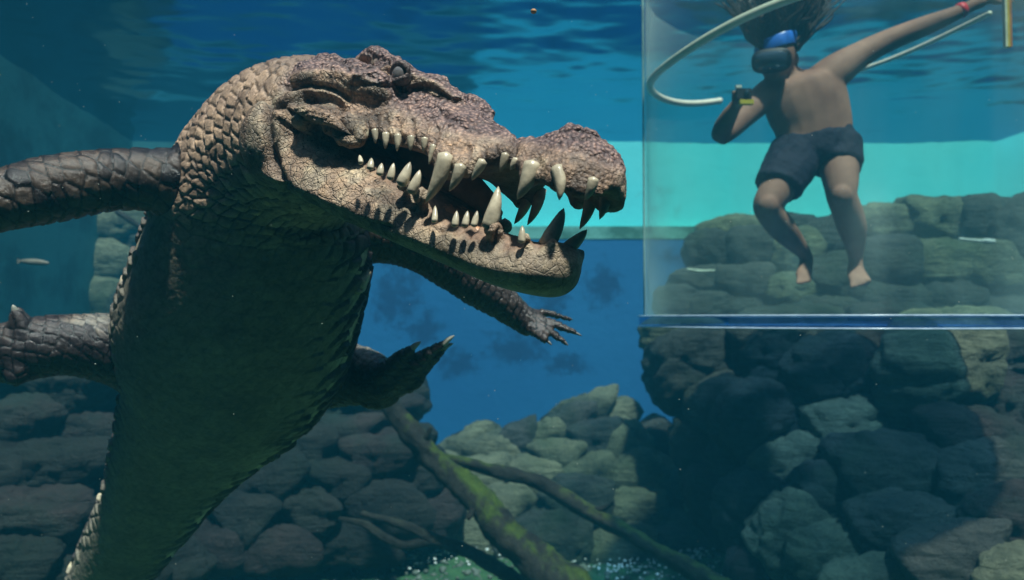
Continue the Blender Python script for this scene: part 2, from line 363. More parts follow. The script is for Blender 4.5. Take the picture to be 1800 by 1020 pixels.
# ------------------------------------------------------------------ rockwork
def ico(sub):
    me = bpy.data.meshes.new('tmp'); import bmesh
    bm = bmesh.new(); bmesh.ops.create_icosphere(bm, subdivisions=sub, radius=1.0); bm.to_mesh(me); bm.free()
    V = coords(me).copy(); V /= np.linalg.norm(V, axis=1)[:, None]; F = [tuple(p.vertices) for p in me.polygons]; bpy.data.meshes.remove(me); return V, F
ICO = {3: ico(3), 4: ico(4), 5: ico(5)}
def rock_pile(name, label, rows, mats, core=True, gap=-0.035, seed=0, thick=0.9, strata=0.0):
    """rows: px py hw_px hh_px depth [angle_deg] - every stone fills its share of the pile up to its neighbours"""
    C = np.array([P(r[0], r[1], r[4]) for r in rows]); 
    root = empty(name, (C[:, 0].mean(), C[:, 1].mean(), FLOOR), label, 'rocks')
    for i, r in enumerate(rows):
        hx, hz = 1.32 * r[2] * r[4] / FPX, 1.42 * r[3] * r[4] / FPX; hy = thick * min(hx, hz) + 0.15 * max(hx, hz); ang = radians(r[5]) if len(r) > 5 else 0
        D, F = ICO[5 if r[2] * r[3] > 3500 else 4 if r[2] * r[3] > 500 else 3]
        R = np.array([[cos(ang), 0, -sin(ang)], [0, 1, 0], [sin(ang), 0, cos(ang)]])   # turn in the x-z plane
        L = D @ R                                                                     # directions in stone axes
        e = 2.8; rad = (np.abs(L[:, 0] / hx) ** e + np.abs(L[:, 1] / hy) ** e + np.abs(L[:, 2] / hz) ** e) ** (-1 / e)
        k = 14.0; acc = np.exp(-k * rad / max(hx, hz)) 
        acc = rad ** -12.0
        for j in range(len(rows)):
            if j == i: continue
            v = C[j] - C[i]; dist = np.linalg.norm(v); n_ = v / dist
            sj = np.sqrt(rows[j][2] * rows[j][3]) * rows[j][4]; si = np.sqrt(r[2] * r[3]) * r[4]
            pl = dist * si / (si + sj) - gap
            if dist > 2.2 * (max(hx, hz) + max(rows[j][2], rows[j][3]) * rows[j][4] / FPX): continue
            c_ = D @ n_; ok = c_ > 0.08
            acc[ok] += (pl / c_[ok]) ** -12.0
        rad = acc ** (-1 / 12.0)
        W = C[i] + D * rad[:, None]; sz = min(hx, hz)
        nrm = D
        d = sz * (0.13 * fbm(W * 0.7 / sz, 4, seed + i) - .07 * np.abs(fbm(W * np.array([1.6, 1.6, 2.6]) / sz, 3, seed + i + 40))) + 0.016 * fbm(W * np.array([9, 9, 22]), 3, seed + 5)
        if strata: d += strata * np.round(2.0 * fbm(W * np.array([1.5, 1.5, 9]), 2, seed + 9)) * 0.5
        f1, f2, _ = voro(W / (sz * 0.9) + seed, seed + 2); d -= sz * 0.10 * np.exp(-((f2 - f1) / 0.07) ** 2)
        W = W + nrm * d[:, None]
        setpar(newmesh('stone', W, F, random.Random(seed * 100 + i).choice(mats)), root)
    if core:
        parts = []
        for i, r in enumerate(rows):
            q = r[4] / FPX
            parts.append(ball(C[i] + np.array([0, min(r[2], r[3]) * q * .5, 0]), (r[2] * q * 1.05, min(r[2], r[3]) * q * .8, r[3] * q * 1.1), 8))
        V, F = merge(parts); setpar(newmesh('mortar_core', V, F, M['joint']), root)
    return root
RK = [M['rock'], M['rock'], M['rock_red'], M['rock_pale']]; DK = [M['rock'], M['rock_dark'], M['rock_dark'], M['rock_red']]
# mound in the middle of the floor
rock_pile('rock_mound', 'pale green rock mound in the middle of the pool floor behind the branches', [
    (1035, 728, 62, 26, 7.0, 20), (1000, 745, 50, 22, 6.8, 25), (960, 770, 52, 22, 6.7, 28), (915, 772, 50, 20, 6.7, 25), (1075, 745, 45, 24, 7.0, 35), (1130, 785, 50, 28, 6.9, 40),
    (1040, 775, 60, 28, 6.6, 15), (1095, 800, 45, 40, 6.6, 40), (985, 805, 80, 26, 6.5, 5), (880, 800, 70, 30, 6.7, 20), (830, 790, 50, 30, 6.9, 30), (1110, 850, 50, 38, 6.4, 40),
    (1030, 840, 70, 28, 6.4, 15), (940, 845, 70, 30, 6.4, 5), (860, 850, 70, 40, 6.5, 10), (1160, 850, 40, 50, 6.7, 60), (1190, 900, 55, 60, 6.5, 50), (1110, 915, 60, 45, 6.2, 20),
    (1010, 900, 80, 45, 6.2, 10), (900, 905, 70, 50, 6.3, 5), (960, 960, 90, 45, 6.0, 10), (1080, 975, 80, 40, 6.0, 10), (1180, 970, 70, 45, 6.1, 20), (1230, 960, 60, 60, 6.2, 40), (820, 880, 60, 60, 6.5), (840, 950, 70, 40, 6.2)],
    [M['rock_pale'], M['rock_pale'], M['rock']], seed=1, strata=0.012)
# layered outcrop behind the body
rock_pile('rock_outcrop', 'dark layered reddish rock outcrop behind the tail and the log', [
    (560, 715, 80, 28, 6.0, 5), (670, 720, 70, 26, 6.0, -5), (715, 700, 30, 30, 6.2, 20), (620, 755, 110, 22, 5.8, 2), (700, 770, 50, 22, 5.9, -5), (540, 790, 90, 30, 5.7, 5), (660, 800, 90, 30, 5.7),
    (480, 760, 60, 50, 5.8, 20), (720, 835, 60, 34, 5.8, 10), (600, 845, 110, 26, 5.6), (470, 850, 80, 40, 5.5, 10), (540, 900, 100, 40, 5.5), (660, 890, 90, 36, 5.6), (740, 890, 60, 46, 5.9), (430, 920, 70, 40, 5.3), (380, 960, 60, 40, 5.2), (480, 960, 90, 34, 5.3),
    (610, 950, 90, 30, 5.5), (400, 840, 50, 60, 5.6)], [M['rock_red'], M['rock_dark'], M['rock_dark']], seed=2, strata=0.03)
rock_pile('rock_bank', 'dark layered rock bank below the left hind foot', [
    (120, 700, 100, 44, 5.0, 5), (40, 760, 90, 50, 4.8, 10), (160, 770, 80, 34, 4.9), (100, 830, 110, 40, 4.6, 5), (10, 860, 80, 50, 4.5), (190, 850, 70, 50, 4.8), (60, 920, 110, 50, 4.3), (180, 940, 90, 50, 4.5), (20, 1010, 100, 50, 4.1), (150, 1030, 110, 44, 4.2), (260, 900, 60, 80, 5.0), (260, 1010, 80, 50, 4.7), (240, 740, 60, 60, 5.3), (280, 820, 60, 60, 5.4), (330, 900, 50, 60, 5.4)], [M['rock_dark'], M['rock_dark'], M['rock_dark'], M['rock_red']], seed=3, strata=0.03)
rock_pile('rock_pillar', 'blue grey rock pillar in the far left corner under the foreleg', [
    (215, 400, 42, 40, 8.0, 10), (205, 470, 44, 36, 7.9, -10), (190, 535, 50, 36, 7.8), (235, 440, 30, 40, 8.0), (180, 600, 60, 44, 7.8), (240, 560, 50, 50, 7.8), (230, 660, 70, 50, 7.7), (140, 640, 50, 40, 7.5)], [M['rock'], M['rock_pale']], seed=4)
# stones seen through the tank
rock_pile('rock_shelf', 'greenish rock shelf seen through the clear tank behind the diver', [
    (1290, 405, 56, 18, 7.2, 5), (1380, 400, 60, 18, 7.2), (1250, 445, 40, 32, 6.9), (1320, 440, 44, 30, 6.8, 10), (1385, 450, 50, 36, 6.8), (1460, 430, 60, 34, 7.0, 10), (1540, 400, 70, 30, 7.0, 5), (1640, 390, 80, 34, 7.0), (1720, 400, 60, 40, 6.9),
    (1230, 500, 46, 24, 6.7, 10), (1310, 500, 60, 28, 6.6, 5), (1200, 535, 40, 24, 6.6, -10), (1250, 538, 36, 20, 6.5), (1300, 545, 40, 18, 6.5), (1390, 515, 60, 26, 6.5), (1460, 500, 50, 36, 6.5, 20), (1540, 470, 60, 44, 6.6), (1640, 470, 70, 36, 6.6), (1720, 490, 60, 50, 6.6), (1560, 540, 70, 34, 6.5), (1660, 540, 70, 36, 6.5), (1740, 560, 50, 40, 6.5), (1440, 550, 70, 24, 6.4), (1790, 440, 60, 80, 6.7), (1380, 580, 80, 30, 6.4)],
    [M['rock'], M['rock_pale'], M['rock']], seed=5)
rock_pile('boulder_wall', 'large dark boulders stacked under the clear diving tank', [
    (1200, 590, 60, 26, 6.2), (1235, 790, 40, 50, 5.8, 20), (1260, 880, 40, 60, 5.6, 20), (1225, 650, 70, 60, 6.0, 10), (1355, 625, 58, 66, 5.8, 10), (1450, 660, 90, 60, 5.6, 30), (1270, 720, 55, 50, 5.8), (1325, 760, 60, 60, 5.5, 30), (1300, 830, 55, 60, 5.6), (1390, 720, 34, 40, 5.6),
    (1530, 640, 70, 50, 5.6), (1640, 670, 92, 84, 5.3, 5), (1760, 640, 80, 60, 5.4), (1480, 760, 110, 50, 5.4, 10), (1395, 810, 36, 70, 5.3, -75), (1330, 900, 60, 60, 5.3, 20), (1560, 850, 130, 70, 5.0, 8), (1700, 790, 100, 54, 5.0, -15), (1790, 740, 60, 60, 5.1), (1740, 860, 110, 60, 4.7, 5), (1450, 900, 60, 60, 5.0, 60),
    (1400, 960, 70, 60, 4.9, 40), (1480, 990, 80, 50, 4.6), (1580, 940, 80, 50, 4.5), (1680, 1000, 110, 56, 4.0, 10), (1800, 940, 80, 60, 4.2), (1800, 1030, 90, 50, 3.8), (1560, 1040, 90, 40, 4.1), (1350, 1010, 60, 50, 5.0), (1420, 590, 80, 40, 6.0), (1560, 590, 80, 40, 5.9), (1680, 590, 80, 40, 5.9)],
    [M['rock'], M['rock'], M['rock_pale'], M['rock_red']], seed=6, thick=0.75)

# ------------------------------------------------------------------ crocodile
HA = np.array([0.73896617, -0.65907794, -0.13980441])     # along the head, towards the snout tip
HS = np.array([-0.64182259, -0.7517471, 0.15145976])      # towards the side of the head seen in the photograph
HU = np.array([0.20492134, 0.02219401, 0.97852679])       # up through the skull
HO = P(1080, 290, 1.35)
def H(t, w, z): return HO - HA * t + HS * w + HU * z
def hl(px, py, w):                # point of the head at this pixel, w metres off its middle plane
    r = ray(px, py); return r * (((HO @ HS) + w) / (r @ HS))

def jaw_loft(rows, upper):
    Q = spline(np.array(rows, float), 4); V = []; n = 30; ang = np.linspace(0, 2 * pi, n, endpoint=False); F = []
    for t, w_, zl, zt in Q:
        for a_ in ang:
            c, s_ = cos(a_), sin(a_)
            if upper:
                # flat palate, bulging flank, narrower roof
                if s_ >= 0: y = abs(c) ** 0.62 * np.sign(c) * (1 - 0.22 * s_); z = zl + (zt - zl) * s_ ** 0.9; 
                else: y = np.sign(c) * abs(c) ** 0.6; z = zl + 0.012 * s_ + 0.028 * (abs(s_)) ** 2 * (1 - abs(c)) 
            else:
                if s_ <= 0: y = abs(c) ** 0.75 * np.sign(c); z = zl + (zl - zt) * s_ if False else zl + (zt - zl) * 0 + (zl - zt) * 0 + (zt - zl) * 0
                y = np.sign(c) * abs(c) ** (0.75 if s_ < 0 else 0.55)
                z = zt + (zt - zl) * s_ * (1 if s_ < 0 else 0) + (0.010 * s_ - 0.035 * s_ ** 2 if s_ > 0 else 0)
            V.append(H(t, w_ * y, z))
    V = np.array(V); m = len(Q)
    for i in range(m - 1):
        for j in range(n):
            k = (j + 1) % n; F.append((i * n + j, (i + 1) * n + j, (i + 1) * n + k, i * n + k))
    V = np.vstack([V, V[:n].mean(0) + HA * 0.008, V[-n:].mean(0) - HA * 0.01])
    for j in range(n):
        k = (j + 1) % n; F.append((m * n, j, k)); F.append((m * n + 1, (m - 1) * n + k, (m - 1) * n + j))
    return V, F
# t (from the tip), half width, lip height, roof height
UP = [(-0.016, .020, -.050, -.018), (-0.010, .042, -.062, .008), (.006, .060, -.066, .028), (0.03, .076, -.062, .042), (0.065, .086, -.056, .054), (0.11, .085, -.048, .055), (0.15, .078, -.032, .050), (0.185, .066, -.010, .046), (0.22, .086, -.028, .050),
      (0.26, .110, -.046, .062), (0.31, .120, -.044, .085), (0.36, .114, -.012, .108), (0.42, .122, .000, .132), (0.48, .138, .012, .150), (0.54, .158, .030, .172), (0.60, .176, .050, .180), (0.66, .188, .065, .185), (0.74, .195, .07, .195), (0.80, .18, .06, .21)]
LO = [(.040, .014, -.158, -.174), (.046, .030, -.149, -.187), (.056, .046, -.143, -.198), (.074, .061, -.140, -.207), (.10, .074, -.147, -.214), (.15, .075, -.142, -.214), (.20, .086, -.134, -.210), (.25, .10, -.126, -.200), (.30, .115, -.108, -.190), (.36, .134, -.076, -.178),
      (.42, .155, -.056, -.165), (.48, .176, -.030, -.152), (.55, .196, .005, -.140), (.62, .210, .055, -.125), (.70, .218, .085, -.105), (.77, .212, .095, -.085), (.82, .17, .07, -.05)]
def build_croc():
    parts = [jaw_loft(UP, True), jaw_loft(LO, False)]
    HSv = tuple(HS)
    def ht(rows, flat=1.0, n=14): return tube([list(H(t, w_, z)) + [r] for t, w_, z, r in rows], tuple(HU), n, 5, flat)
    for s_ in (1, -1):
        # brow crest, ridge before the eye, skull table edge, nostril mound, jaw muscle, gum cushions
        parts.append(ht([(.475, s_ * .088, .150, .016), (.51, s_ * .084, .168, .022), (.56, s_ * .078, .182, .026), (.61, s_ * .072, .200, .026), (.655, s_ * .070, .212, .021), (.68, s_ * .072, .196, .016), (.70, s_ * .08, .175, .012)]))
        parts.append(ht([(.36, s_ * .045, .110, .014), (.41, s_ * .055, .137, .020), (.455, s_ * .064, .152, .020), (.48, s_ * .075, .150, .014)]))
        parts.append(ht([(.56, s_ * .118, .150, .02), (.62, s_ * .128, .160, .024), (.68, s_ * .128, .166, .028), (.74, s_ * .12, .168, .04)]))
        parts.append(ht([(.50, s_ * .115, .105, .03), (.56, s_ * .13, .115, .038), (.64, s_ * .145, .12, .045), (.73, s_ * .155, .12, .055)]))
        parts.append(ht([(.50, s_ * .128, .115, .02), (.56, s_ * .15, .128, .024), (.64, s_ * .168, .135, .026), (.72, s_ * .18, .13, .03)]))
        parts.append(ball(H(.085, s_ * .020, .050), (.030, .030, .018), 10))
        for (qx, qy, qw, qr) in ((556, 203, .186, (.055, .05, .034)), (588, 213, .180, (.045, .045, .030)), (520, 195, .180, (.05, .05, .04)), (608, 228, .168, (.032, .035, .030)), (625, 243, .160, (.022, .03, .022))):
            e_ = hl(qx, qy, qw) - HO; parts.append(ball(H(-(e_ @ HA), s_ * (e_ @ HS), e_ @ HU), qr, 10))
        parts.append(ball(H(.76, s_ * .17, -.01), (.085, .085, .10), 12))
        for t, w_, z, r in ((.175, .074, -.142, .020), (.105, .066, -.150, .013), (.065, .040, -.152, .014), (.285, .106, -.045, .022), (.245, .10, -.042, .018), (.118, .074, -.046, .022), (.055, .068, -.052, .020), (0.022, .05, -.058, .018), (.33, .118, -.100, .02), (.37, .13, -.085, .018)):
            parts.append(ball(H(t, s_ * w_, z), r, 9))
    # throat, neck and trunk in one long loft, tail included
    tr = [(640, 262, 1.80, .15, .13), (590, 245, 1.88, .18, .175), (535, 250, 1.98, .20, .195), (490, 288, 2.08, .225, .215), (468, 350, 2.15, .27, .225), (460, 430, 2.22, .30, .235), (440, 510, 2.30, .318, .25), (416, 590, 2.40, .335, .25),
          (394, 665, 2.50, .305, .24), (352, 735, 2.60, .245, .21), (312, 800, 2.70, .205, .18), (278, 865, 2.80, .17, .17), (240, 930, 2.90, .15, .155), (196, 1000, 3.0, .13, .14), (150, 1080, 3.1, .105, .12), (100, 1160, 3.2, .075, .10), (60, 1225, 3.35, .045, .075), (60, 1265, 3.6, .02, .04)]
    C = [P(a, b, d) for a, b, d, _, _ in tr]
    side = [HS * 1.0, HS, np.array([-.75, -.62, .1]), np.array([-.86, -.45, .12])] + [np.array([-.95, -.22, 0.12])] * (len(tr) - 4)
    Q = spline(np.hstack([np.array(C), np.array(side), np.array([[a[3], a[4]] for a in tr])]), 4)
    parts.append(loft(Q[:, :3], Q[:, 3:6], Q[:, 6], Q[:, 7], 48, 2.25)); trunk = Q
    # legs: path, radius in photograph pixels at that depth
    limbs = {
        'fl': tp([(430, 335, 2.15, 88), (350, 325, 2.06, 72), (285, 318, 2.00, 57), (215, 316, 1.95, 54), (150, 322, 1.90, 56), (90, 333, 1.86, 58), (35, 345, 1.82, 56), (-30, 362, 1.78, 50), (-110, 385, 1.74, 42), (-170, 400, 1.72, 44)]),
        'fr': tp([(560, 400, 2.25, 80), (640, 402, 2.30, 62), (720, 425, 2.36, 46), (785, 462, 2.42, 42), (840, 500, 2.46, 39), (880, 530, 2.48, 31), (912, 556, 2.5, 25), (938, 572, 2.5, 24)]),
        'bl': tp([(360, 660, 2.55, 95), (290, 640, 2.50, 82), (225, 618, 2.45, 68), (160, 608, 2.38, 57), (105, 607, 2.33, 53), (60, 612, 2.30, 54), (15, 620, 2.28, 52), (-50, 628, 2.27, 40)]),
        'br': tp([(470, 650, 2.58, 90), (540, 655, 2.60, 72), (595, 657, 2.60, 58), (640, 662, 2.58, 50), (672, 672, 2.54, 40)])}
    for k, v in limbs.items(): parts.append(tube(v, (0, 1, 0), 20, 5))
    def fing(rows, flat=0.85): parts.append(tube(tp(rows), (0, 1, 0), 12, 5, flat))
    # right-hand forefoot of the picture: five spread fingers
    fing([(926, 552, 2.5, 9), (950, 549, 2.52, 7), (975, 554, 2.53, 7.5), (992, 559, 2.54, 6), (1006, 563, 2.54, 2.5)])
    fing([(928, 560, 2.5, 10), (958, 564, 2.49, 8.5), (985, 574, 2.48, 8.5), (1004, 582, 2.47, 6.5), (1022, 590, 2.47, 2.5)])
    fing([(926, 564, 2.5, 11), (952, 574, 2.47, 9.5), (972, 586, 2.45, 9), (986, 597, 2.43, 7), (998, 607, 2.43, 2.5)])
    fing([(920, 566, 2.5, 12), (936, 580, 2.46, 10), (949, 590, 2.44, 9), (960, 598, 2.42, 7), (970, 606, 2.42, 2.5)])
    fing([(905, 560, 2.52, 12), (915, 573, 2.55, 9), (928, 583, 2.58, 7), (940, 590, 2.6, 4)])
    parts.append(ball(P(920, 560, 2.49), (.036, .03, .030), 10))
    # near-edge forefoot outside the frame
    for k in range(4): fing([(-160, 398, 1.72, 26), (-210, 380 + 22 * k, 1.70, 13), (-250, 368 + 34 * k, 1.69, 10), (-280, 362 + 42 * k, 1.68, 5)])
    # left hind foot, webbed, one toe standing up
    fing([(62, 612, 2.3, 48), (46, 586, 2.26, 32), (34, 562, 2.24, 19), (26, 545, 2.23, 11)]); 
    fing([(40, 635, 2.28, 40), (30, 656, 2.24, 26), (20, 674, 2.22, 12)]); fing([(60, 630, 2.28, 40), (40, 652, 2.26, 22), (24, 664, 2.25, 12)]); fing([(10, 630, 2.26, 42), (-50, 640, 2.22, 26), (-110, 640, 2.20, 13)]); fing([(10, 600, 2.26, 36), (-60, 590, 2.22, 20), (-120, 580, 2.20, 10)])
    # right hind foot: broad web with toes pointing up and away
    fing([(655, 672, 2.54, 34), (690, 645, 2.48, 22), (712, 622, 2.45, 13), (728, 610, 2.44, 7)])
    fing([(665, 682, 2.54, 34), (712, 652, 2.5, 24), (752, 622, 2.47, 13), (786, 600, 2.45, 6)])
    fing([(665, 690, 2.56, 30), (720, 660, 2.54, 24), (760, 630, 2.52, 13), (784, 608, 2.5, 6)])
    fing([(650, 692, 2.58, 26), (700, 680, 2.58, 22), (738, 652, 2.57, 16), (756, 640, 2.57, 9)])
    parts.append(ball(P(22, 622, 2.27), (.075, .05, .085), 12)); parts.append(ball(P(664, 688, 2.56), (.075, .045, .058), 12)); parts.append(ball(P(706, 664, 2.53), (.075, .03, .05), 12))
    o = fuse('body', parts, 0.0072, 1, 5)
    me = o.data; V = coords(me).copy(); N = normals(me).copy()
    # local head coordinates
    R = V - HO; t = -(R @ HA); wv = R @ HS; z = R @ HU; aw = np.abs(wv); sgn = np.sign(wv)
    ext = {'fr': [list(P(955, 570, 2.49)) + [.05], list(P(985, 580, 2.48)) + [.05], list(P(1012, 586, 2.48)) + [.05]], 'br': [list(P(700, 662, 2.53)) + [.07], list(P(745, 635, 2.50)) + [.07], list(P(785, 605, 2.46)) + [.06]], 'bl': [], 'fl': []}
    lim0 = limbs; limbs = {k: v + ext[k] for k, v in lim0.items()}
    lim = [('t', np.array([list(c) for c in trunk[:, :3]]), trunk[:, 6])] + [(k, spline(np.array(v), 5)[:, :3], spline(np.array(v), 5)[:, 3]) for k, v in limbs.items()]
    # region of every vertex: nearest limb or trunk path in units of its own radius
    best = np.full(len(V), 1e9); U = np.zeros(len(V)); A = np.zeros(len(V)); reg = np.zeros(len(V), int); RR = np.ones(len(V))
    for li, (k, pth, rad) in enumerate(lim):
        seg = np.r_[0, np.cumsum(np.linalg.norm(np.diff(pth, axis=0), axis=1))]
        T = np.gradient(pth, axis=0); T /= np.linalg.norm(T, axis=1)[:, None]
        for i in range(len(pth)):
            d = V - pth[i]; al = d @ T[i]; pe = np.linalg.norm(d - np.outer(al, T[i]), axis=1); dd = np.hypot(pe / rad[i], al / (rad[i] * 0.6)) + (0.12 if k == 't' else 0)
            s_ = T[i]; b1 = np.cross(s_, (0, 0, 1.0) if k != 't' else (0, 1.0, 0)); b1 /= np.linalg.norm(b1); b2 = np.cross(s_, b1)
            m = dd < best
            best[m] = dd[m]; U[m] = (seg[i] + al)[m]; A[m] = (np.arctan2(d @ b1, d @ b2))[m]; reg[m] = li; RR[m] = rad[i]
    # head weight and neck
    head = ss(-t, -.84, -.78) * (np.abs(wv) < .3) * ((z > -.26)) * (reg == 0)
    head = np.where(t < .62, ((z > -.30) & (reg <= 0) & (aw < .26)).astype(float), head)
    fx, fy = pix(H(0, 0, 0)[None] + 0 * V + (-np.outer(t, HA) + np.outer(aw, HS) + np.outer(z, HU)))
    Nw = (N @ HS) * sgn; Nz = N @ HU
    side = head * ss(Nw, -.25, .15)
    disp = np.zeros(len(V)); dark = np.zeros(len(V))
    def pd(poly):                 # distance in photograph pixels to a polyline
        d = np.full(len(V), 1e9); tt = np.zeros(len(V))
        for (x0, y0), (x1, y1) in zip(poly[:-1], poly[1:]):
            L = (x1 - x0) ** 2 + (y1 - y0) ** 2; s_ = np.clip(((fx - x0) * (x1 - x0) + (fy - y0) * (y1 - y0)) / L, 0, 1)
            d = np.minimum(d, np.hypot(fx - x0 - s_ * (x1 - x0), fy - y0 - s_ * (y1 - y0)))
        return d
    nn = fbm(V * 30, 3, 71); fxo, fyo = fx.copy(), fy.copy()
    fx = fx + 3 * nn; fy = fy + 3 * fbm(V * 30, 3, 72)
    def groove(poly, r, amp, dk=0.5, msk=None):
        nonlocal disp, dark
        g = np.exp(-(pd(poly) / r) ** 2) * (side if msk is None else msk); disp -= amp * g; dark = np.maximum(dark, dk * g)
    def ridge(poly, r, amp): 
        nonlocal disp
        disp += amp * np.exp(-(pd(poly) / r) ** 2) * side
    # folds of the jaw muscle and cheek
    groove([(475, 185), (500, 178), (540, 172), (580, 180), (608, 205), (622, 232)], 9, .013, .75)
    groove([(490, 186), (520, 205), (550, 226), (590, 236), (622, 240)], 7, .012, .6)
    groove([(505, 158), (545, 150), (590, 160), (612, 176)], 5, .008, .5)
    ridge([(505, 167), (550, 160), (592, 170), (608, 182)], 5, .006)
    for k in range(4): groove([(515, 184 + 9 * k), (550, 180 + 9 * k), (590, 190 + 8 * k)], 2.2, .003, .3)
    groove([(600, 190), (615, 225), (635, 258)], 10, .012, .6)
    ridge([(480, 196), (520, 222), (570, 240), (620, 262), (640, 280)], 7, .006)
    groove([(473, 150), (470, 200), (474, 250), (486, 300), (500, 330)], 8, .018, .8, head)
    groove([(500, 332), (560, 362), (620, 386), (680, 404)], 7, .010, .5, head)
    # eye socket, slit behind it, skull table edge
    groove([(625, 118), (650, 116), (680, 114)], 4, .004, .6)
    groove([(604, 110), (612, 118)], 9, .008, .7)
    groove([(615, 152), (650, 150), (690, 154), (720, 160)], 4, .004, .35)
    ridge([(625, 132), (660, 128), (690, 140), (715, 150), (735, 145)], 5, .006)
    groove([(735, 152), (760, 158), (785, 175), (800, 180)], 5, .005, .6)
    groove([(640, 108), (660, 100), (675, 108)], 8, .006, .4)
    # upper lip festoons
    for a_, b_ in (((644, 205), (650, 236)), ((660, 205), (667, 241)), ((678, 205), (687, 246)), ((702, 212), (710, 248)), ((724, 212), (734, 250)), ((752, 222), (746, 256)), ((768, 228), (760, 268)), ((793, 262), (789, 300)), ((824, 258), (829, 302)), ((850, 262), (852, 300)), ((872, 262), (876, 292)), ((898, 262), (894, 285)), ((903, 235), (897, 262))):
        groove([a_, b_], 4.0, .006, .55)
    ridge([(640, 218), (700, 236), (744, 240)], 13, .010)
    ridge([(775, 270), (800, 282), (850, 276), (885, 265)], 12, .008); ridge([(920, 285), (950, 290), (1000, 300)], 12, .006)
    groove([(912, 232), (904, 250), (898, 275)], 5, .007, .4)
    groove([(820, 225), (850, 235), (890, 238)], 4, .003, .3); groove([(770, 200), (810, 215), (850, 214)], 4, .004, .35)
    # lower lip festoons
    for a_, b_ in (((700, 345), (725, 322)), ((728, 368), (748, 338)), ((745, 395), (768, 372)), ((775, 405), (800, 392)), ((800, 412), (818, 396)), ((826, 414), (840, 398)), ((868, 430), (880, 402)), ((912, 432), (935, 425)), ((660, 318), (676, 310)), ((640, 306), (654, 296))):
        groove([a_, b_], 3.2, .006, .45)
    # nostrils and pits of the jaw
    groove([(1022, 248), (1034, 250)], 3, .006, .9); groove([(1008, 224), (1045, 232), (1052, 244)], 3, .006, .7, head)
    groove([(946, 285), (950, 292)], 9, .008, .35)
    fx, fy = fxo, fyo
    # granular armour on the roof of snout and skull, cracked plates along the jaws
    top = head * ss(z - np.interp(t, [-.03, .1, .2, .3, .4, .5, .6, .8], [-.02, .0, .02, .02, .045, .075, .10, .10]), -.02, .03) * ss(Nz, -.25, .25)
    low = head * (1 - top)
    hi = np.where(head > .01)[0]
    def vh(X, sd):
        o_ = [np.zeros(len(V)) for _ in range(3)]; r_ = voro(X[hi], sd)
        for a_, b_ in zip(o_, r_): a_[hi] = b_
        return o_
    f1, f2, cid = vh(V / .016, 3); bump = (1 - ss(f1, .1, .62)) * (head > .01); disp += top * (.0028 * bump - .001); 
    disp += top * .0055 * (fbm(V * 24, 3, 12)) 
    W = V + .004 * np.stack([vnoise(V * 90, 1), vnoise(V * 90, 2), vnoise(V * 90, 3)], 1)
    pl = np.stack([t, aw, z], 1)
    h1, h2, hid = vh((pl + .004 * fbm(V * 60, 2, 8)[:, None]) / .027, 9); cr = np.exp(-((h2 - h1) / .07) ** 2)
    k1, k2, kid = vh(pl / .0125, 19); cr2 = np.exp(-((k2 - k1) / .10) ** 2)
    disp += low * (-.0012 * cr - .0004 * cr2 + .0016 * (hid - .5)) * ss(z, -.22, -.17)
    dark = np.maximum(dark, low * cr * .12)
    # body scales: rows running round trunk, neck and legs
    bodym = 1 - head
    sz = np.select([reg == 0, reg == 1, reg == 2], [.046, .036, .024], .028)
    neckz = (reg == 0) * ss(-U, -.62, -.45)
    sz = np.where(neckz > .5, .034, sz)
    wob = fbm(V * 9, 3, 55); uu = U + .011 * wob + np.select([reg == 1, reg == 2, reg >= 3], [.30, .2, .15], 0.) * np.abs(A) * RR * .6; row = uu / sz; vv = (A * RR + .008 * fbm(V * 8, 3, 56)) / (sz * np.where(reg == 1, 1.3, 1.12)) + row * .5; fu = row - np.floor(row)
    bi = np.where(head < .99)[0]; q1, q2, qi = voro(np.stack([row, vv, 0 * row + .5], 1)[bi], 14, .5)
    ed = np.full(len(V), .5); sid = np.full(len(V), .5); ed[bi] = (q2 - q1) * .62; sid[bi] = qi
    dome = ss(ed, .0, .20); line = 1 - ss(ed, .02, .10)
    n1 = fbm(V * 5, 3, 77); view = N @ np.array([-.1, -.9, -.35])
    belly = (reg == 0) * ss(view, .15, .6) * (1 - neckz)
    amp = np.select([reg == 0], [.0028 + .0015 * neckz], .0026) * (1 - .84 * belly)
    disp += bodym * (amp * dome + amp * .9 * (fu - .5) + .0016 * (sid - .5) * (1 - belly))
    # keeled scutes along the flanks and the tail edge
    flank = (reg == 0) * (1 - ss(view, .42, .82)) * (1 - neckz)
    disp += bodym * flank * .013 * dome * (sid > .3) * (1 - fu * .5)
    # wrinkles
    disp += bodym * .0015 * fbm(V * 40, 3, 91)
    V2 = V + N * disp[:, None]
    setco(me, V2)
    # pigment, plus a painted sheen on the hind legs
    tan = np.array([.46, .31, .215]); cream = np.array([.58, .45, .32]); drk = np.array([.060, .045, .05]); brown = np.array([.27, .18, .16]); pink = np.array([.42, .29, .25])
    n2 = fbm(V * 9, 4, 5)[:, None]; n3 = fbm(V * 26, 3, 6)[:, None]
    c = tan * (1 + .2 * n2) + (cream - tan) * ss(n3, -.2, .6)
    c = c * (1 - top[:, None]) + top[:, None] * (brown + (pink - brown) * np.clip(.5 + .6 * n2 + .7 * (bump[:, None] - .5), 0, 1))
    chin = (low * ss(-z - .14, 0, .05))[:, None]; c = c * (1 - chin) + chin * cream * .85
    # body: dark marbled back, pale scales with dark blotches, greenish grey belly
    blot = ss(n1 + .9 * (sid - .5), -.05, .35)
    bc = tan * (.75 + .7 * sid[:, None]); dkb = drk * np.where(reg == 1, .55, 1.0)[:, None]
    limb = (reg > 0)
    upn = np.clip(N[:, 2], -1, 1)
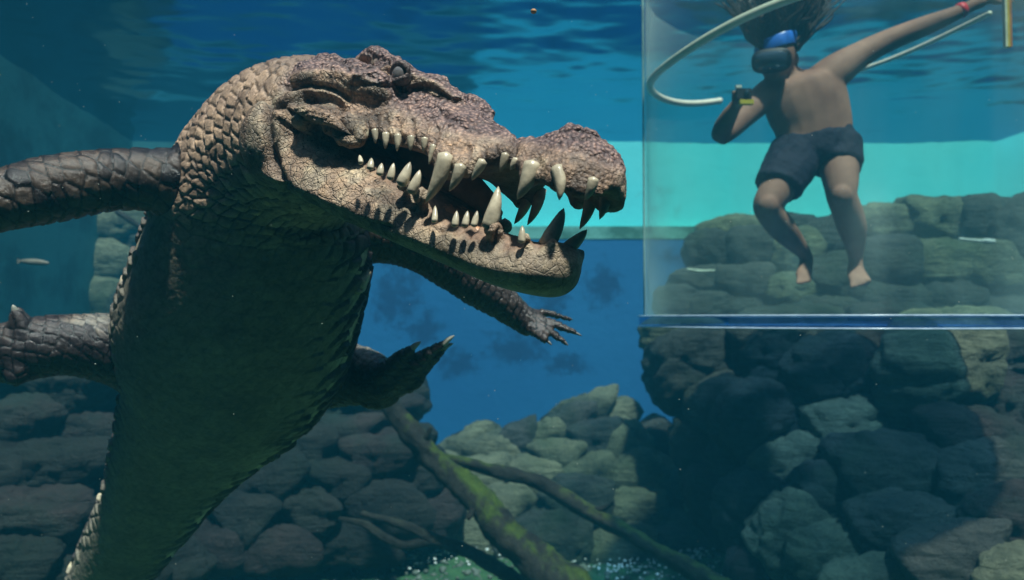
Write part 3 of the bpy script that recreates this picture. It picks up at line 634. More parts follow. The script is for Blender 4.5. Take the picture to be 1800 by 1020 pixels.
    dk = np.where(limb, .42 + .45 * blot, .20 + .45 * blot); dk = np.where(reg == 1, .62 + .36 * ss(.5 * upn + .9 * n1 + 1.2 * (sid - .5), -.35, .25), dk); ft = (reg == 3) * ss(-V[:, 0], 1.22, 1.30) + (reg == 4) * ss(V[:, 0], -.46, -.40); dk = np.where(reg >= 3, .96 - .5 * ss(upn + .4 * n1 + .5 * (sid - .5), .45, .8), dk); dk = np.where(reg == 2, .85, dk)  # hind legs: tops lightened to paint in the wet sheen, dark skin elsewhere
    dk = np.where(reg == 0, np.clip(.10 + 1.0 * flank * (sid > .38), 0, 1), dk); dk = dk * (1 - .75 * neckz); dk = np.maximum(dk, ft * .9)
    nape = (1 - head) * (reg == 0) * ss(z + .05 * n1, .07, .20) * (t < 1.4); dk = np.maximum(dk, .78 * nape * (.6 + .4 * sid))
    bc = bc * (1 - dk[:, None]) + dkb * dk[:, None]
    bel = np.array([.25, .215, .165]); bb = belly[:, None]; bc = bc + flank[:, None] * (sid <= .38)[:, None] * np.array([.40, .38, .26]); bc = bc * (1 - bb) + bel * (1 + .12 * n2) * bb
    pale = ((reg >= 3) * (1 - ft))[:, None] * ss(upn + .4 * n1 + .5 * (sid - .5), .5, .85)[:, None]; bc = bc + pale * np.array([.12, .17, .17])  # light caught on the upper hind legs, painted as paler scales
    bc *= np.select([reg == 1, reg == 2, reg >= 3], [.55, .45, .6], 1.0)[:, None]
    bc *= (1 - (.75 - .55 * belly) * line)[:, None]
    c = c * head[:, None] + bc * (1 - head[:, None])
    # dark speckled patches on jaw
    sp = ss(fbm(V * 16, 4, 33), .05, .55) * low; c = c * (1 - .55 * sp[:, None]) 
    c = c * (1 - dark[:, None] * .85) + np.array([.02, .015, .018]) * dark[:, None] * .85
    # mouth lining: inner faces of both jaws
    inn = .75 * head * (t < .60) * (t > -.03) * np.where(z > np.interp(t, [0, .1, .3, .5, .6], [-.1, -.10, -.075, -.01, .03]), ss(-Nz, .35, .7) * (z < np.interp(t, [0, .18, .3, .5, .6], [-.03, .0, -.02, .03, .06])), ss(Nz, .25, .6)) * ss(-aw, -np.interp(t, [0, .1, .3, .6], [.06, .07, .10, .16]), -np.interp(t, [0, .1, .3, .6], [.04, .055, .085, .14]))
    c = c * (1 - inn[:, None]) + np.array([.27, .16, .11]) * inn[:, None]
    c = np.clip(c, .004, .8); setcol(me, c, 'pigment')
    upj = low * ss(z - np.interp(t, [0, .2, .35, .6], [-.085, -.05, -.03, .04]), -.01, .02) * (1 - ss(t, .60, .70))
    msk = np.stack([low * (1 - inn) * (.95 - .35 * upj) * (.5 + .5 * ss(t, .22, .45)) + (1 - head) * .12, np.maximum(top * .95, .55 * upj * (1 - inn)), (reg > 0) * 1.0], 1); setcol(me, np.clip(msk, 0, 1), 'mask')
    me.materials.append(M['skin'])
    return o
body = build_croc()
croc = empty('crocodile', tuple(P(440, 480, 2.25)), 'huge saltwater crocodile hanging upright in the water with its toothed jaws open', 'crocodile')
setpar(body, croc)

M['ivory'] = simple('tooth_ivory', (0.56, 0.48, 0.35), 0.3, 0.5, 0.35, 45, 0.2)
M['horn'] = simple('horn_claw', (0.42, 0.40, 0.34), 0.35, 0.5, 0.3, 60, 0.2)
M['darkhorn'] = simple('dark_claw', (0.10, 0.09, 0.08), 0.35, 0.5, 0.3, 60, 0.2)
def tooth(base, tip, r, bend, mat=None, name='tooth'):
    """curved cone from base to tip, thick at the root"""
    b_, t_ = np.array(base), np.array(tip); ax = t_ - b_; L = np.linalg.norm(ax); rows = []
    for k in range(9):
        f = k / 8; p = b_ - ax * .25 + ax * 1.25 * f + np.array(bend) * L * sin(pi * min(1, f)) * .12
        rr = r * (1 - f ** 2.1) ** .75 * (1 if f > .15 else .95) + .0006
        rows.append((p, rr))
    V, F = loft([p for p, _ in rows], np.tile(HA, (9, 1)), [q for _, q in rows], [q * .9 for _, q in rows], 14)
    return setpar(newmesh(name, V, F, mat or M['ivory']), croc)
TEETH = [  # base pixel, side offset, tip pixel, side offset, root radius in pixels, bend towards -x/+x
    (631, 221, .150, 633, 235, .148, 4), (643, 228, .147, 645, 243, .145, 5), (659, 233, .143, 660, 252, .14, 6), (678, 240, .137, 677, 262, .135, 6.5), (699, 243, .131, 698, 266, .128, 6.5), (722, 245, .124, 721, 265, .122, 6.5), (746, 248, .118, 744, 268, .116, 6), (760, 262, .118, 754, 289, .118, 5.5),
    (777, 290, .121, 748, 357, .122, 16), (806, 300, .118, 790, 336, .118, 11), (845, 290, .108, 829, 317, .108, 9), (887, 277, .08, 879, 302, .08, 7.5), (906, 284, .074, 897, 299, .076, 7.5), (930, 300, .084, 909, 351, .086, 16), (980, 306, .080, 983, 352, .080, 12), (1040, 322, .058, 1028, 352, .056, 10),
    (925, 350, -.092, 904, 394, -.094, 11), (946, 345, -.090, 927, 396, -.092, 11), (1036, 352, -.058, 1019, 403, -.058, 12), (1063, 338, -.030, 1054, 386, -.030, 12),
    (634, 284, .192, 632, 273, .190, 4.5), (651, 293, .184, 653, 278, .182, 6.5), (668, 303, .176, 671, 287, .174, 6.5), (687, 309, .165, 692, 287, .163, 7), (708, 316, .156, 721, 285, .152, 11), (726, 330, .145, 738, 299, .142, 10), (764, 384, .123, 765, 362, .120, 5.5), (800, 392, .110, 803, 371, .108, 6.5), (818, 392, .104, 822, 371, .102, 6.5), (834, 392, .098, 839, 371, .096, 6),
    (862, 386, .080, 876, 328, .078, 15), (917, 420, .074, 918, 397, .074, 7), (966, 418, .030, 991, 366, .028, 16), (998, 436, -.010, 1032, 404, -.012, 13)]
for bx_, by_, bw_, tx_, ty_, tw_, r_ in TEETH:
    b3, t3 = hl(bx_, by_, bw_), hl(tx_, ty_, tw_); up = t3[2] < b3[2]
    tooth(b3, t3, r_ * b3[1] / FPX, -HA * (1 if up else 0.6) * (-1 if up else -1) * (0.8 if r_ > 9 else .2))
# claws
for a_, b_, c_, d_, e_, f_, r_ in ((724, 614, 2.44, 740, 601, 2.43, 6), (783, 603, 2.45, 799, 590, 2.44, 5), (780, 612, 2.5, 797, 604, 2.49, 5), (28, 552, 2.23, 22, 536, 2.22, 7), (998, 560, 2.54, 1007, 563, 2.55, 2.4), (1010, 586, 2.47, 1023, 591, 2.46, 2.6), (990, 600, 2.43, 999, 608, 2.42, 2.6), (963, 601, 2.42, 970, 607, 2.41, 2.6)):
    b3, t3 = P(a_, b_, c_), P(d_, e_, f_); tooth(b3, t3, r_ * c_ / FPX, (0, 0, 0.6), M['horn'] if a_ < 990 and a_ != 963 else M['darkhorn'], 'claw')
# eyes
def eye(s_):
    t = NT('eye_surface'); tc = t.n('ShaderNodeTexCoord'); nz = t.n('ShaderNodeTexNoise', {'Vector': (tc, 3), 'Scale': 60.0})
    m = t.surf(bs(t, t.ramp(nz, [(0.3, (0.12, 0.11, 0.11)), (0.7, (0.24, 0.22, 0.22))]), 0.08, 0.8))
    c = hl(702, 131, .108) if s_ > 0 else H(.505, -.108, .150)
    setpar(newmesh('eyeball', *ball(c - HS * s_ * .007, .0205, 14), m), croc)
    # lids: two thick rims round the ball
    rr = .0208; cc = c - HS * s_ * .004
    for up in (1, -1):
        pts = []
        for k in range(11):
            a_ = pi * k / 10; pts.append(list(cc + HA * cos(a_) * rr * 1.25 + HU * up * sin(a_) * rr * (1.0 if up > 0 else .72) + HS * s_ * (.002 + .010 * sin(a_) * .6)) + [.0042 + .0035 * sin(a_)])
        lid = newmesh('eyelid', *tube(pts, tuple(HS), 10, 3), M['skin'])
        n = len(lid.data.vertices); setcol(lid.data, np.tile([.15, .11, .10], (n, 1)) * (1 + .3 * rng.standard_normal((n, 1))).clip(.4, 1.6), 'pigment'); setcol(lid.data, np.tile([.0, .6, 0], (n, 1)), 'mask'); setpar(lid, croc)
eye(1); eye(-1)
# tongue and the stretched skin of the gape
M['gum'] = simple('mouth_lining_skin', (0.62, 0.32, 0.18), 0.4, 0.5, 0.25, 30, 0.3)
def lining():
    V, F = loft([H(t_, w_, z_) for t_, w_, z_ in ((.70, -.04, .02), (.56, -.045, -.005), (.47, -.05, -.03), (.40, -.06, -.05), (.35, -.07, -.072), (.315, -.08, -.09))], np.tile(HU, (6, 1)), [.09, .075, .062, .048, .034, .014], [.05, .045, .04, .03, .018, .008], 24)
    f = newmesh('cheek_lining', V, F, M['gum']); setpar(f, croc)
    V, F = loft([H(t_, 0, z_) for t_, z_ in ((.66, -.02), (.55, -.045), (.45, -.075), (.36, -.105), (.28, -.135), (.22, -.150), (.19, -.158))], np.tile(HS, (7, 1)), [.12, .12, .105, .085, .065, .045, .018], [.04, .035, .030, .024, .018, .014, .008], 24)
    setpar(newmesh('tongue', V, F, M['gum']), croc)
lining()
# ------------------------------------------------------------------ clear diving tank
TX, TY, TR = 1.78, 4.45, 1.03
def mk_tank():
    root = empty('diving_tank', (TX, TY, -0.04), 'clear acrylic cylinder with a thick blue base plate hanging in the pool around the diver', 'tank')
    t = NT('clear_acrylic'); fr = t.n('ShaderNodeFresnel', {'IOR': 1.025}); tr = t.n('ShaderNodeBsdfTransparent', {0: (0.93, 0.98, 0.95, 1)}); gl = t.n('ShaderNodeBsdfGlossy', {0: (0.8, 0.95, 1, 1), 'Roughness': 0.35})
    df = t.n('ShaderNodeMixShader', {0: 0.5, 1: t.n('ShaderNodeBsdfDiffuse', {0: (0.7, 0.85, 0.8, 1)}), 2: t.n('ShaderNodeBsdfTranslucent', {0: (0.7, 0.85, 0.8, 1)})}); lw = t.n('ShaderNodeLayerWeight', {0: 0.5}); pw = t.n('ShaderNodeMath', {0: (lw, 1), 1: 3.5}, operation='POWER')
    tcc = t.n('ShaderNodeTexCoord'); mpp = t.n('ShaderNodeMapping', {'Vector': (tcc, 3), 'Scale': (5, 5, .25)}); stn = t.n('ShaderNodeTexNoise', {'Vector': mpp, 'Scale': 1.0, 'Detail': 4.0})
    st2 = t.n('ShaderNodeMapRange', {0: stn, 1: .45, 2: .75, 3: .004, 4: .035}); m1 = t.n('ShaderNodeMixShader', {0: t.n('ShaderNodeMath', {0: pw, 1: .28, 2: st2}, operation='MULTIPLY_ADD'), 1: tr, 2: df}); mx = t.n('ShaderNodeMixShader', {0: 0.003, 1: m1, 2: gl}); acr = t.surf(mx)
    n = 128; V = []; F = []
    prof = [(TR, .02), (TR, 2.15), (TR - .014, 2.15), (TR - .014, .02)]
    for r_, z_ in prof: V += [(TX + r_ * cos(2 * pi * k / n), TY + r_ * sin(2 * pi * k / n), z_) for k in range(n)]
    for q in range(4):
        for k in range(n): a_, b_ = q * n, ((q + 1) % 4) * n; F.append((a_ + k, a_ + (k + 1) % n, b_ + (k + 1) % n, b_ + k))
    setpar(newmesh('cylinder_wall', V, F, acr), root)
    # base plate with rounded edge
    t = NT('blue_acrylic'); tc = t.n('ShaderNodeTexCoord'); nz = t.n('ShaderNodeTexNoise', {'Vector': (tc, 3), 'Scale': 2.5, 'Detail': 5.0})
    bl = bs(t, t.ramp(nz, [(0.35, (0.03, 0.07, 0.30)), (0.5, (0.05, 0.14, 0.50)), (0.68, (0.20, 0.38, 0.75))]), 0.15, 0.7); blue = t.surf(t.n('ShaderNodeMixShader', {0: t.n('ShaderNodeFresnel', {'IOR': 1.0}), 1: bl, 2: bl}) if False else t.n('ShaderNodeMixShader', {0: 0.78, 1: bl, 2: t.n('ShaderNodeBsdfTransparent', {0: (0.62, 0.82, 1, 1)})}))
    pale = simple('polished_edge', (0.55, 0.65, 0.85), 0.2, 0.6)
    def ring(rs, zs, mat, nm):
        V = []; F = []; m = len(rs)
        for r_, z_ in zip(rs, zs): V += [(TX + r_ * cos(2 * pi * k / n), TY + r_ * sin(2 * pi * k / n), z_) for k in range(n)]
        for q in range(m):
            for k in range(n): a_, b_ = q * n, ((q + 1) % m) * n; F.append((a_ + k, a_ + (k + 1) % n, b_ + (k + 1) % n, b_ + k))
        return setpar(newmesh(nm, V, F, mat), root)
    V = []; F = []; R2 = TR + .035
    for r_, z_ in ((R2 - .01, .014), (R2, .006), (R2, -.038), (R2 - .01, -.046)): V += [(TX + r_ * cos(2 * pi * k / n), TY + r_ * sin(2 * pi * k / n), z_) for k in range(n)]
    for q in range(3):
        for k in range(n): F.append((q * n + k, (q + 1) * n + k, (q + 1) * n + (k + 1) % n, q * n + (k + 1) % n))
    F.append(tuple(range(n))); F.append(tuple(reversed(range(3 * n, 4 * n))))
    setpar(newmesh('base_plate', V, F, blue, False), root)
    for z_ in (.013, -.044):
        ring([R2 + .004 + .005 * cos(a_) for a_ in np.linspace(0, 2 * pi, 8, endpoint=False)], [z_ + .004 * sin(a_) for a_ in np.linspace(0, 2 * pi, 8, endpoint=False)], pale, 'plate_edge')
    # white hose hoop, tilted, in two lengths
    white = simple('white_hose', (0.88, 0.80, 0.68), 0.35, 0.5, 0.08, 30)
    def arc(a0, a1, r_, nm):
        pts = []
        for k in range(60):
            a_ = radians(a0 + (a1 - a0) * k / 59); pts.append([TX + (TR - .035) * cos(a_), TY + (TR - .035) * sin(a_), 1.55 + .21 * cos(a_) + .01 * sin(5 * a_), r_])
        setpar(newmesh(nm, *tube(pts, (0, 0, 1), 12, 2), white), root)
    arc(285, 112, .021, 'hose_hoop'); arc(76, 8, .014, 'hose_hoop')
    # striped pole at the right edge
    x0 = (1781 - 900) / FPX * 3.9
    for dx, c, nm in ((-.010, (0.7, 0.66, 0.5), 'pole_face'), (.001, (0.7, 0.45, 0.04), 'pole_face'), (.012, (0.5, 0.16, 0.03), 'pole_face')):
        V, F = box((x0 + dx, 3.9, 1.75), (.0052, .012, .42)); setpar(newmesh(nm, V, F, simple('pole_paint', c, 0.4), False), root)
    for a_ in (172, 338):
        V, F = tube([(TX + (TR + .004) * cos(radians(a_)), TY + (TR + .004) * sin(radians(a_)), z_, .0045) for z_ in (.02, .7, 1.4, 2.1)], (1, 0, 0), 8, 2)
        setpar(newmesh('acrylic_seam', V, F, simple('seam_glue', (0.35, 0.5, 0.45), 0.3)), root)
mk_tank()

# ------------------------------------------------------------------ diver
def mk_person():
    D = 4.45
    root = empty('person', tuple(P(1430, 520, D)), 'person in dark shorts and blue diving mask floating inside the clear tank', 'person')
    t = NT('human_skin'); tc = t.n('ShaderNodeTexCoord'); nz = t.n('ShaderNodeTexNoise', {'Vector': (tc, 3), 'Scale': 6.0, 'Detail': 6.0})
    skin = t.surf(bs(t, t.ramp(nz, [(0.3, (0.20, 0.10, 0.075)), (0.7, (0.36, 0.20, 0.145))]), 0.7, 0.2))
    X = (1, 0, 0)
    def T(rows, flat=1.0, dd=0.0): return tube(tp([(a_, b_, D + c_ + dd, r_) for a_, b_, c_, r_ in rows]), X, 18, 5, flat)
    parts = [T([(1400, 132, 0, 30), (1405, 146, 0, 66), (1412, 165, 0, 74), (1420, 190, 0, 74), (1428, 215, 0, 70), (1432, 240, 0, 67), (1434, 262, 0, 64), (1434, 285, 0, 50)], .60),
             T([(1374, 116, -.02, 20), (1386, 134, 0, 22), (1400, 150, 0, 32)]),                                   # neck
             ball(P(1366, 98, D - .03), (.098, .115, .128), 14), ball(P(1358, 122, D - .07), (.06, .06, .055), 10), # skull and jaw
             ball(P(1345, 116, D - .15), (.018, .026, .03), 8), ball(P(1399, 105, D - .02), (.014, .03, .04), 8),   # nose, ear
             ball(P(1352, 160, D - .02), (.07, .065, .07), 10),
             ball(P(1350, 362, D - .24), (.055, .045, .055), 10), ball(P(1480, 344, D - .20), (.055, .045, .055), 10),
             # arm stretched up and to the right
             T([(1440, 150, 0, 34), (1468, 126, 0, 31), (1510, 98, .02, 24), (1560, 72, .03, 20), (1620, 48, .02, 18), (1670, 28, 0, 14), (1700, 14, 0, 11), (1725, 2, 0, 12)]),
             ball(P(1735, -4, D), (.045, .03, .04), 8),
             # bent arm: upper arm out to the elbow, forearm forward and up
             T([(1372, 156, 0, 30), (1345, 170, -.02, 26), (1312, 200, -.08, 22), (1285, 226, -.15, 19), (1267, 240, -.20, 17)]),
             T([(1266, 240, -.20, 17), (1272, 222, -.27, 17), (1284, 200, -.34, 14), (1293, 186, -.38, 11), (1299, 177, -.40, 12)]),
             ball(P(1301, 172, D - .41), (.036, .026, .040), 8),
             # legs
             T([(1404, 262, 0, 38), (1392, 290, -.06, 36), (1368, 330, -.14, 31), (1350, 358, -.18, 26), (1352, 372, -.17, 24), (1372, 398, -.08, 24), (1396, 425, .02, 18), (1414, 446, .08, 12), (1418, 458, .09, 12)]),
             T([(1466, 258, 0, 38), (1474, 290, -.06, 35), (1478, 322, -.12, 30), (1480, 346, -.14, 26), (1490, 374, -.10, 26), (1499, 405, -.04, 24), (1503, 436, .02, 16), (1504, 458, .05, 12), (1504, 468, .04, 13)]),
             # feet pointing down
             T([(1418, 456, .09, 12), (1416, 470, .06, 13), (1412, 484, .02, 14), (1410, 491, 0, 11)], .55), T([(1503, 466, .05, 13), (1506, 480, .0, 17), (1511, 493, -.04, 20), (1514, 499, -.06, 15)], .5)]
    for k in range(5):
        parts.append(T([(1404 + 4.6 * k, 488, .0, 4), (1402 + 5.2 * k, 496 - abs(k - 1), -.02, 3.4 if k < 4 else 4.6), (1401 + 5.4 * k, 500 - abs(k - 1), -.03, 2.4)]))
        parts.append(T([(1498 + 6.4 * k, 494, -.05, 5), (1497 + 7.4 * k, 503 - 2.4 * k, -.07, 4.2 if k < 4 else 6), (1497 + 7.8 * k, 508 - 2.6 * k, -.08, 3)]))
    # fingers: the raised hand spread, the other closed on the camera
    for k in range(4): parts.append(T([(1735, -4, 0, 9), (1752 + 2 * k, -16 + 7 * k, 0, 5), (1768 + 2 * k, -24 + 9 * k, 0, 4), (1780 + 1.5 * k, -28 + 10 * k, 0, 3.2)]))
    parts.append(T([(1728, -2, 0, 8), (1736, -22, 0, 5.4), (1744, -34, 0, 4)]))
    for k in range(4): parts.append(T([(1298, 168 + 4.6 * k, -.42, 6), (1290, 163 + 4.8 * k, -.46, 4.2), (1293, 162 + 4.8 * k, -.50, 3.8), (1302, 163 + 4.8 * k, -.51, 3.2)]))
    parts.append(T([(1306, 172, -.42, 6), (1314, 164, -.45, 4.6), (1313, 156, -.49, 3.8)]))
    o = fuse('body', parts, .009, 0, 4); o.data.materials.append(skin); setpar(o, root)
    # shorts
    m = NT('dark_cloth'); tc = m.n('ShaderNodeTexCoord'); nz = m.n('ShaderNodeTexNoise', {'Vector': (tc, 3), 'Scale': 14.0, 'Detail': 4.0}); b_ = m.n('ShaderNodeBump', {'Height': nz, 'Strength': .8, 'Distance': .03})
    cloth = m.surf(bs(m, (0.012, 0.014, 0.03), 0.8, 0.2, b_))
    sp = [T([(1433, 236, 0, 64), (1436, 250, 0, 70), (1434, 270, 0, 72), (1434, 290, 0, 58)], .68),
          T([(1402, 262, 0, 44), (1390, 292, -.06, 44), (1374, 318, -.12, 42), (1368, 330, -.14, 44)], .95), T([(1468, 256, 0, 44), (1474, 278, -.04, 42), (1477, 294, -.08, 41)], .95)]
    s_ = fuse('shorts', sp, .010, 0, 3); Vv = coords(s_.data).copy(); Nn = normals(s_.data); setco(s_.data, Vv + Nn * (.012 * fbm(Vv * np.array([14, 14, 5]), 3, 3))[:, None]); s_.data.materials.append(cloth); setpar(s_, root)
    # hair drifting up from the head, shaped to suggest surface reflections too
    hp = [ball(P(1370, 82, D), (.105, .115, .10), 10)]; rr = random.Random(5)
    for k in range(60):           # loose outer wisps, suggesting blurred reflections of skin and hair
        a_ = rr.choice((-1, -1, 1)) * rr.uniform(.7, 1.25); b0 = rr.uniform(-.1, .1)
        hp.append(T([(1370 + 28 * a_, 88 - 6 * k / 60, b0, 3), (1370 + 44 * a_ + rr.uniform(-6, 6), 66, b0, 2.5), (1376 + 62 * a_ + rr.uniform(-12, 12), 34, b0, 2), (1376 + 84 * a_ + rr.uniform(-24, 24), rr.uniform(-12, 16), b0, 1)]))
    for k in range(150):
        a_ = rr.uniform(-1, 1); b0 = rr.uniform(-.08, .08); x0 = 1370 + 30 * a_; x1 = 1385 + 60 * a_ + rr.uniform(-22, 22)
        sw = rr.uniform(-16, 16); hp.append(T([(x0, 86 - 8 * (1 - abs(a_)), b0, 7), (x0 + 14 * a_ + sw * .3, 62, b0, 7), ((x0 + x1) / 2 + sw, 36 + rr.uniform(-8, 8), b0 * 1.6, 4.5), (x1 - sw * .5, 6 + rr.uniform(-26, 26), b0 * 2.4, 3), (x1 + rr.uniform(-20, 20), -20 + rr.uniform(-26, 26), b0 * 2.6, 1.5)]))
    hm = NT('hair_and_reflection'); tc = hm.n('ShaderNodeTexCoord'); mp = hm.n('ShaderNodeMapping', {'Vector': (tc, 3), 'Scale': (40, 40, 4)}); nz = hm.n('ShaderNodeTexNoise', {'Vector': mp, 'Scale': 1.0, 'Detail': 4.0})
    hmat = hm.surf(bs(hm, hm.ramp(nz, [(0.35, (0.02, 0.013, 0.01)), (0.66, (0.035, 0.02, 0.018)), (0.82, (0.20, 0.08, 0.045))]), 0.5, 0.3))
    V, F = merge(hp); setpar(newmesh('hair', V, F, hmat), root)
    # mask: blue strap, black frame, lens
    strap = simple('blue_strap', (0.03, 0.16, 0.62), 0.35, 0.5); black = simple('black_rubber', (0.012, 0.013, 0.02), 0.5, 0.4)
    t = NT('mask_lens'); lens = t.surf(bs(t, (0.03, 0.05, 0.08), 0.05, 0.8))
    n = 36; V = []; F = []
    c = P(1363, 82, D - .02); rings = ((.110, .134, -.036), (.113, .137, -.028), (.113, .137, .026), (.108, .132, .036))
    for rx_, ry_, z_ in rings: V += [tuple(c + np.array([rx_ * cos(2 * pi * k / n), ry_ * sin(2 * pi * k / n), z_ + .30 * rx_ * cos(2 * pi * k / n) * 1.0])) for k in range(n)]
    for q in range(3):
        for k in range(n): F.append((q * n + k, q * n + (k + 1) % n, (q + 1) * n + (k + 1) % n, (q + 1) * n + k))
    setpar(newmesh('mask_strap', V, F, strap), root)
    V, F = loft([P(1358, 106, D - .05), P(1357, 106, D - .12), P(1356, 107, D - .165), P(1356, 107, D - .175)], np.tile((1, 0, .12), (4, 1)), [.085, .096, .104, .096], [.055, .062, .066, .060], 28, 3.0)
    fr = setpar(newmesh('mask_frame', V, F, black), root)
    V, F = loft([P(1355, 107, D - .182), P(1355, 107, D - .187)], np.tile((1, 0, .12), (2, 1)), [.085, .080], [.050, .046], 28, 3.0); setpar(newmesh('mask_lens', V, F, lens), root)
    w_ = tp([(1690, 16, D, 1)])[0]; V, F = loft([P(1686, 20, D), P(1689, 18.5, D), P(1695, 16, D)], np.tile((0, 1, 0), (3, 1)), [.042, .044, .040], [.042, .044, .040], 16)
    setpar(newmesh('wristband', V, F, simple('red_band', (0.5, 0.02, 0.03), 0.5)), root)
    # small camera in the hand: a thing of its own
    cr = empty('action_camera', tuple(P(1306, 168, D - .5)), 'small dark action camera with a yellow grip held in the bent hand of the diver', 'camera')
    c = P(1307, 166, D - .52)
    V, F = box(c, (.036, .014, .026)); setpar(newmesh('housing', V, F, black, False), cr)
    V, F = loft([c + (0.012, -.014, .004), c + (0.012, -.026, .004)], np.tile(X, (2, 1)), [.014, .012], [.014, .012], 16); setpar(newmesh('lens', V, F, lens), cr)
    V, F = box(c + (0.012, 0, -.040), (.034, .016, .011)); setpar(newmesh('grip', V, F, simple('yellow_plastic', (0.65, 0.5, 0.05), 0.4), False), cr)
    V, F = box(c + (-.026, -.004, .036), (.014, .010, .007)); setpar(newmesh('shutter_button', V, F, simple('white_plastic', (0.7, 0.7, 0.68), 0.3), False), cr)
mk_person()

# ------------------------------------------------------------------ sunken branches
def log_mat():
    t = NT('mossy_bark'); at = t.n('ShaderNodeVertexColor', layer_name='pigment'); tc = t.n('ShaderNodeTexCoord'); nz = t.n('ShaderNodeTexNoise', {'Vector': (tc, 3), 'Scale': 22.0, 'Detail': 8.0, 'Roughness': .7})
    c = t.mix(.8, at, t.ramp(nz, [(0.3, (0.4, 0.4, 0.4)), (0.7, (1.5, 1.5, 1.4))]), 'MULTIPLY'); b = t.n('ShaderNodeBump', {'Height': nz, 'Strength': 1.0, 'Distance': .02})
    return t.surf(bs(t, c, .75, .25, b))
M['bark'] = log_mat()
def limb_mesh(name, rows, root, seed, moss=1.0):
    Q = spline(np.array(tp(rows)), 10); Q[:, 3] *= .84; V, F = loft(Q[:, :3], np.tile((0, 1, 0), (len(Q), 1)), Q[:, 3], Q[:, 3], 26)
    r = np.interp(np.arange(len(V)) // 26, np.arange(len(Q)), Q[:, 3]); ctr = np.vstack([np.repeat(Q[:, :3], 26, 0), Q[:1, :3], Q[-1:, :3]]); r = np.r_[np.repeat(Q[:, 3], 26), 0, 0]
    d = V - ctr; nrm = d / (np.linalg.norm(d, axis=1)[:, None] + 1e-9)
    V2 = V + nrm * (r * (.26 * fbm(ctr * 3.5 + nrm * .8, 3, seed) + .16 * fbm(V * 14, 3, seed + 3) + .12 * np.abs(fbm(V * 30, 2, seed + 6))))[:, None]
    o = newmesh(name, V2, F, M['bark']); up = nrm[:, 2] * .8 + nrm[:, 0] * .25; n = fbm(V * 9, 5, seed + 9, .7)
    m = (ss(up + .7 * n, .35, 1.0) * moss)[:, None]
    setcol(o.data, np.clip(np.array([.028, .026, .022]) * (1 + .5 * n[:, None]) * (1 - m) + np.array([.055, .085, .012]) * m, .004, 1)); return setpar(o, root)
r1 = empty('mossy_log', tuple(P(850, 900, 4.6)), 'long forked log with yellow green moss on its upper side leaning across the pool floor', 'log')
limb_mesh('trunk', [(672, 690, 4.95, 15), (700, 730, 4.9, 19), (735, 775, 4.8, 21), (765, 815, 4.75, 23), (810, 850, 4.7, 25), (850, 890, 4.6, 27), (890, 940, 4.5, 31), (940, 985, 4.4, 34), (1000, 1030, 4.3, 38), (1070, 1100, 4.25, 42)], r1, 11, 1.0)
limb_mesh('branch', [(775, 806, 4.75, 11), (815, 815, 4.8, 12), (870, 828, 4.85, 13), (930, 842, 4.85, 13), (985, 868, 4.8, 15), (1035, 900, 4.75, 15), (1100, 935, 4.7, 16), (1160, 970, 4.6, 17), (1230, 1010, 4.5, 19), (1310, 1060, 4.4, 20), (1390, 1120, 4.35, 20)], r1, 12, .75)
limb_mesh('broken_twig', [(742, 778, 4.78, 8), (752, 765, 4.76, 6), (757, 752, 4.75, 4)], r1, 16, .6)
limb_mesh('broken_twig', [(846, 880, 4.6, 10), (832, 896, 4.56, 7), (822, 912, 4.53, 4)], r1, 17, .3)
limb_mesh('broken_twig', [(1040, 900, 4.75, 8), (1062, 894, 4.73, 5), (1078, 884, 4.72, 3)], r1, 18, .5)
r2 = empty('dark_branch', tuple(P(760, 950, 4.9)), 'thin dark forked branch lying low in front of the reddish rocks', 'branch')
limb_mesh('trunk', [(636, 903, 5.0, 6), (680, 915, 4.95, 8), (725, 930, 4.9, 9), (770, 952, 4.85, 11), (820, 968, 4.8, 12), (870, 995, 4.7, 14), (920, 1030, 4.6, 15), (985, 1100, 4.5, 16)], r2, 13, .12)
limb_mesh('branch', [(596, 912, 4.9, 4), (640, 922, 4.9, 6), (680, 948, 4.88, 8), (715, 960, 4.87, 8), (760, 950, 4.86, 9), (785, 955, 4.85, 9)], r2, 14, .12)
r3 = empty('leaning_pole', tuple(P(235, 390, 6.0)), 'short dark stick slanting down behind the raised foreleg', 'stick')
limb_mesh('stick', [(205, 372, 6.2, 5), (235, 392, 6.15, 5), (262, 410, 6.1, 5), (300, 436, 6.05, 5)], r3, 15, .0)

# ------------------------------------------------------------------ small things
def mk_fish():
    r = empty('fish', tuple(P(62, 461, 5.2)), 'small pale fish swimming between the raised foreleg and the left hind foot', 'fish')
    m = simple('fish_silver', (0.22, 0.19, 0.15), 0.35, 0.5); 
    V, F = tube([list(P(36 + 50 * f, 459 + 4 * f, 5.2)) + [.014 * sin(pi * (f * .92 + .04)) ** .7 + .002] for f in np.linspace(0, 1, 9)], (0, 1, 0), 12, 2, 1.3); setpar(newmesh('body', V, F, m), r)
    a, b = P(40, 459, 5.2), P(30, 455, 5.2); c = P(30, 464, 5.2); V = [a, b, c] + [x + np.array([0, .004, 0]) for x in (a, b, c)]
    setpar(newmesh('tail_fin', V, [(0, 1, 2), (5, 4, 3), (0, 3, 4, 1), (1, 4, 5, 2), (2, 5, 3, 0)], m, False), r)
mk_fish()
white = simple('white_pvc', (0.65, 0.66, 0.66), 0.3, 0.5)
rp = empty('pipe_outlet', tuple(P(1720, 424, 5.9)), 'white plastic pipe outlet on the rock shelf right of the diver', 'pipe')
V, F = tube([list(P(1686, 420, 5.9)) + [.011], list(P(1712, 423, 5.9)) + [.011], list(P(1735, 424, 5.9)) + [.012]], (0, 1, 0), 12, 3); setpar(newmesh('pipe', V, F, white), rp)
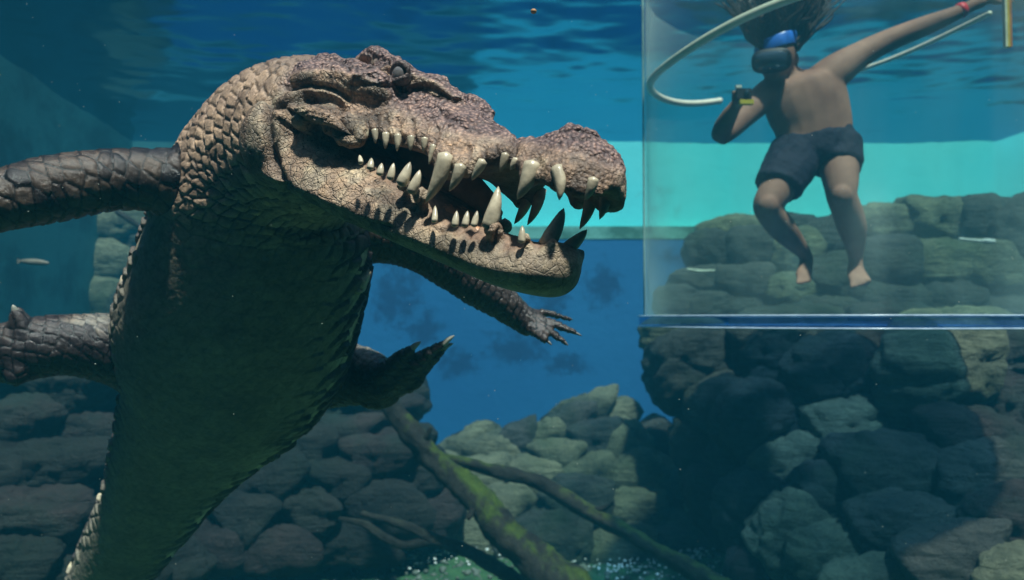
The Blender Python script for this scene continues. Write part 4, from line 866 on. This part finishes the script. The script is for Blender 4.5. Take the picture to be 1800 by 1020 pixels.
V, F = tube([list(P(1730, 424, 5.9)) + [.021], list(P(1748, 425, 5.9)) + [.019]], (0, 1, 0), 14, 3); setpar(newmesh('nozzle', V, F, white), rp)
V, F = tube([list(P(1208, 474, 6.4)) + [.012], list(P(1232, 477, 6.4)) + [.014], list(P(1256, 476, 6.4)) + [.010]], (0, 1, 0), 12, 3)
tag(newmesh('stick', V, F, simple('pale_wood', (0.5, 0.5, 0.42), 0.6)), 'short pale stick lying on the left end of the rock shelf', 'stick')
def scatter():
    D, F0 = ICO[3]; import bmesh
    me = bpy.data.meshes.new('i1'); bm = bmesh.new(); bmesh.ops.create_icosphere(bm, subdivisions=1, radius=1.0); bm.to_mesh(me); bm.free(); D = coords(me).copy(); F0 = [tuple(p.vertices) for p in me.polygons]; bpy.data.meshes.remove(me)
    def cloud(name, label, pts, rad, mat, cat):
        V = (D[None] * rad[:, None, None] * (1 + .25 * rng.random((len(pts), len(D), 1))) * np.array([1, 1, .7]) + pts[:, None]).reshape(-1, 3)
        F = [tuple(i + k * len(D) for i in f) for k in range(len(pts)) for f in F0]
        o = newmesh(name, V, F, mat); tag(o, label, cat, kind='stuff')
    n = 5000; x = rng.uniform(-3, 3.6, n); y = rng.uniform(2.6, 7.4, n); p = np.stack([x, y, 0 * x + FLOOR], 1); p[:, 2] += .05 * fbm(np.stack([x, y, 0 * x], 1) * 1.3, 4, 3)
    cloud('gravel', 'dark gravel scattered over the silty pool floor', p, rng.uniform(.006, .028, n), simple('gravel_grey', (0.12, 0.14, 0.11), 0.6, 0.4, 0.5, 3), 'gravel')
    c = np.array([P(a, b, d) for a, b, d in ((730, 985, 5.75), (640, 975, 5.9), (1210, 985, 5.7), (1150, 990, 5.7), (1080, 1000, 5.5), (760, 960, 6.0))]); n = 420
    i = rng.integers(0, len(c), n); p = c[i] + rng.normal(0, 1, (n, 3)) * np.array([.30, .16, 0]); p[:, 2] = FLOOR + .04 + .05 * fbm(np.stack([p[:, 0], p[:, 1], 0 * i], 1) * 1.3, 4, 3)
    cloud('caustic_glints', 'bright white flakes standing in for caustic glints on the pool floor', p, rng.uniform(.004, .013, n) * (1 + (rng.random(n) > .94)), simple('glint_white', (0.85, 0.85, 0.8), 0.2, 0.8, .1), 'glints')  # white flakes added in place of caustic glitter on the floor
    n = 150; d = rng.uniform(1.2, 3.0, n); p = np.array([P(rng.uniform(0, 1800), rng.uniform(0, 1000), q) for q in d])
    cloud('floating_specks', 'tiny pale specks drifting in the water', p, rng.uniform(.0004, .0008, n) * (.6 + .5 * d), simple('speck', (0.7, 0.72, 0.62), 0.6), 'specks')
    q = np.array([P(938, 20, 1.6), P(577, 2, 1.6), P(575, 6, 1.58)])
    o = newmesh('drifting_seed', *ball(q[0], (.0062, .006, .0050), 10), simple('seed_brown', (0.5, 0.26, 0.12), 0.5)); tag(o, 'tiny orange brown seed drifting in open water above the snout', 'seed')
scatter()
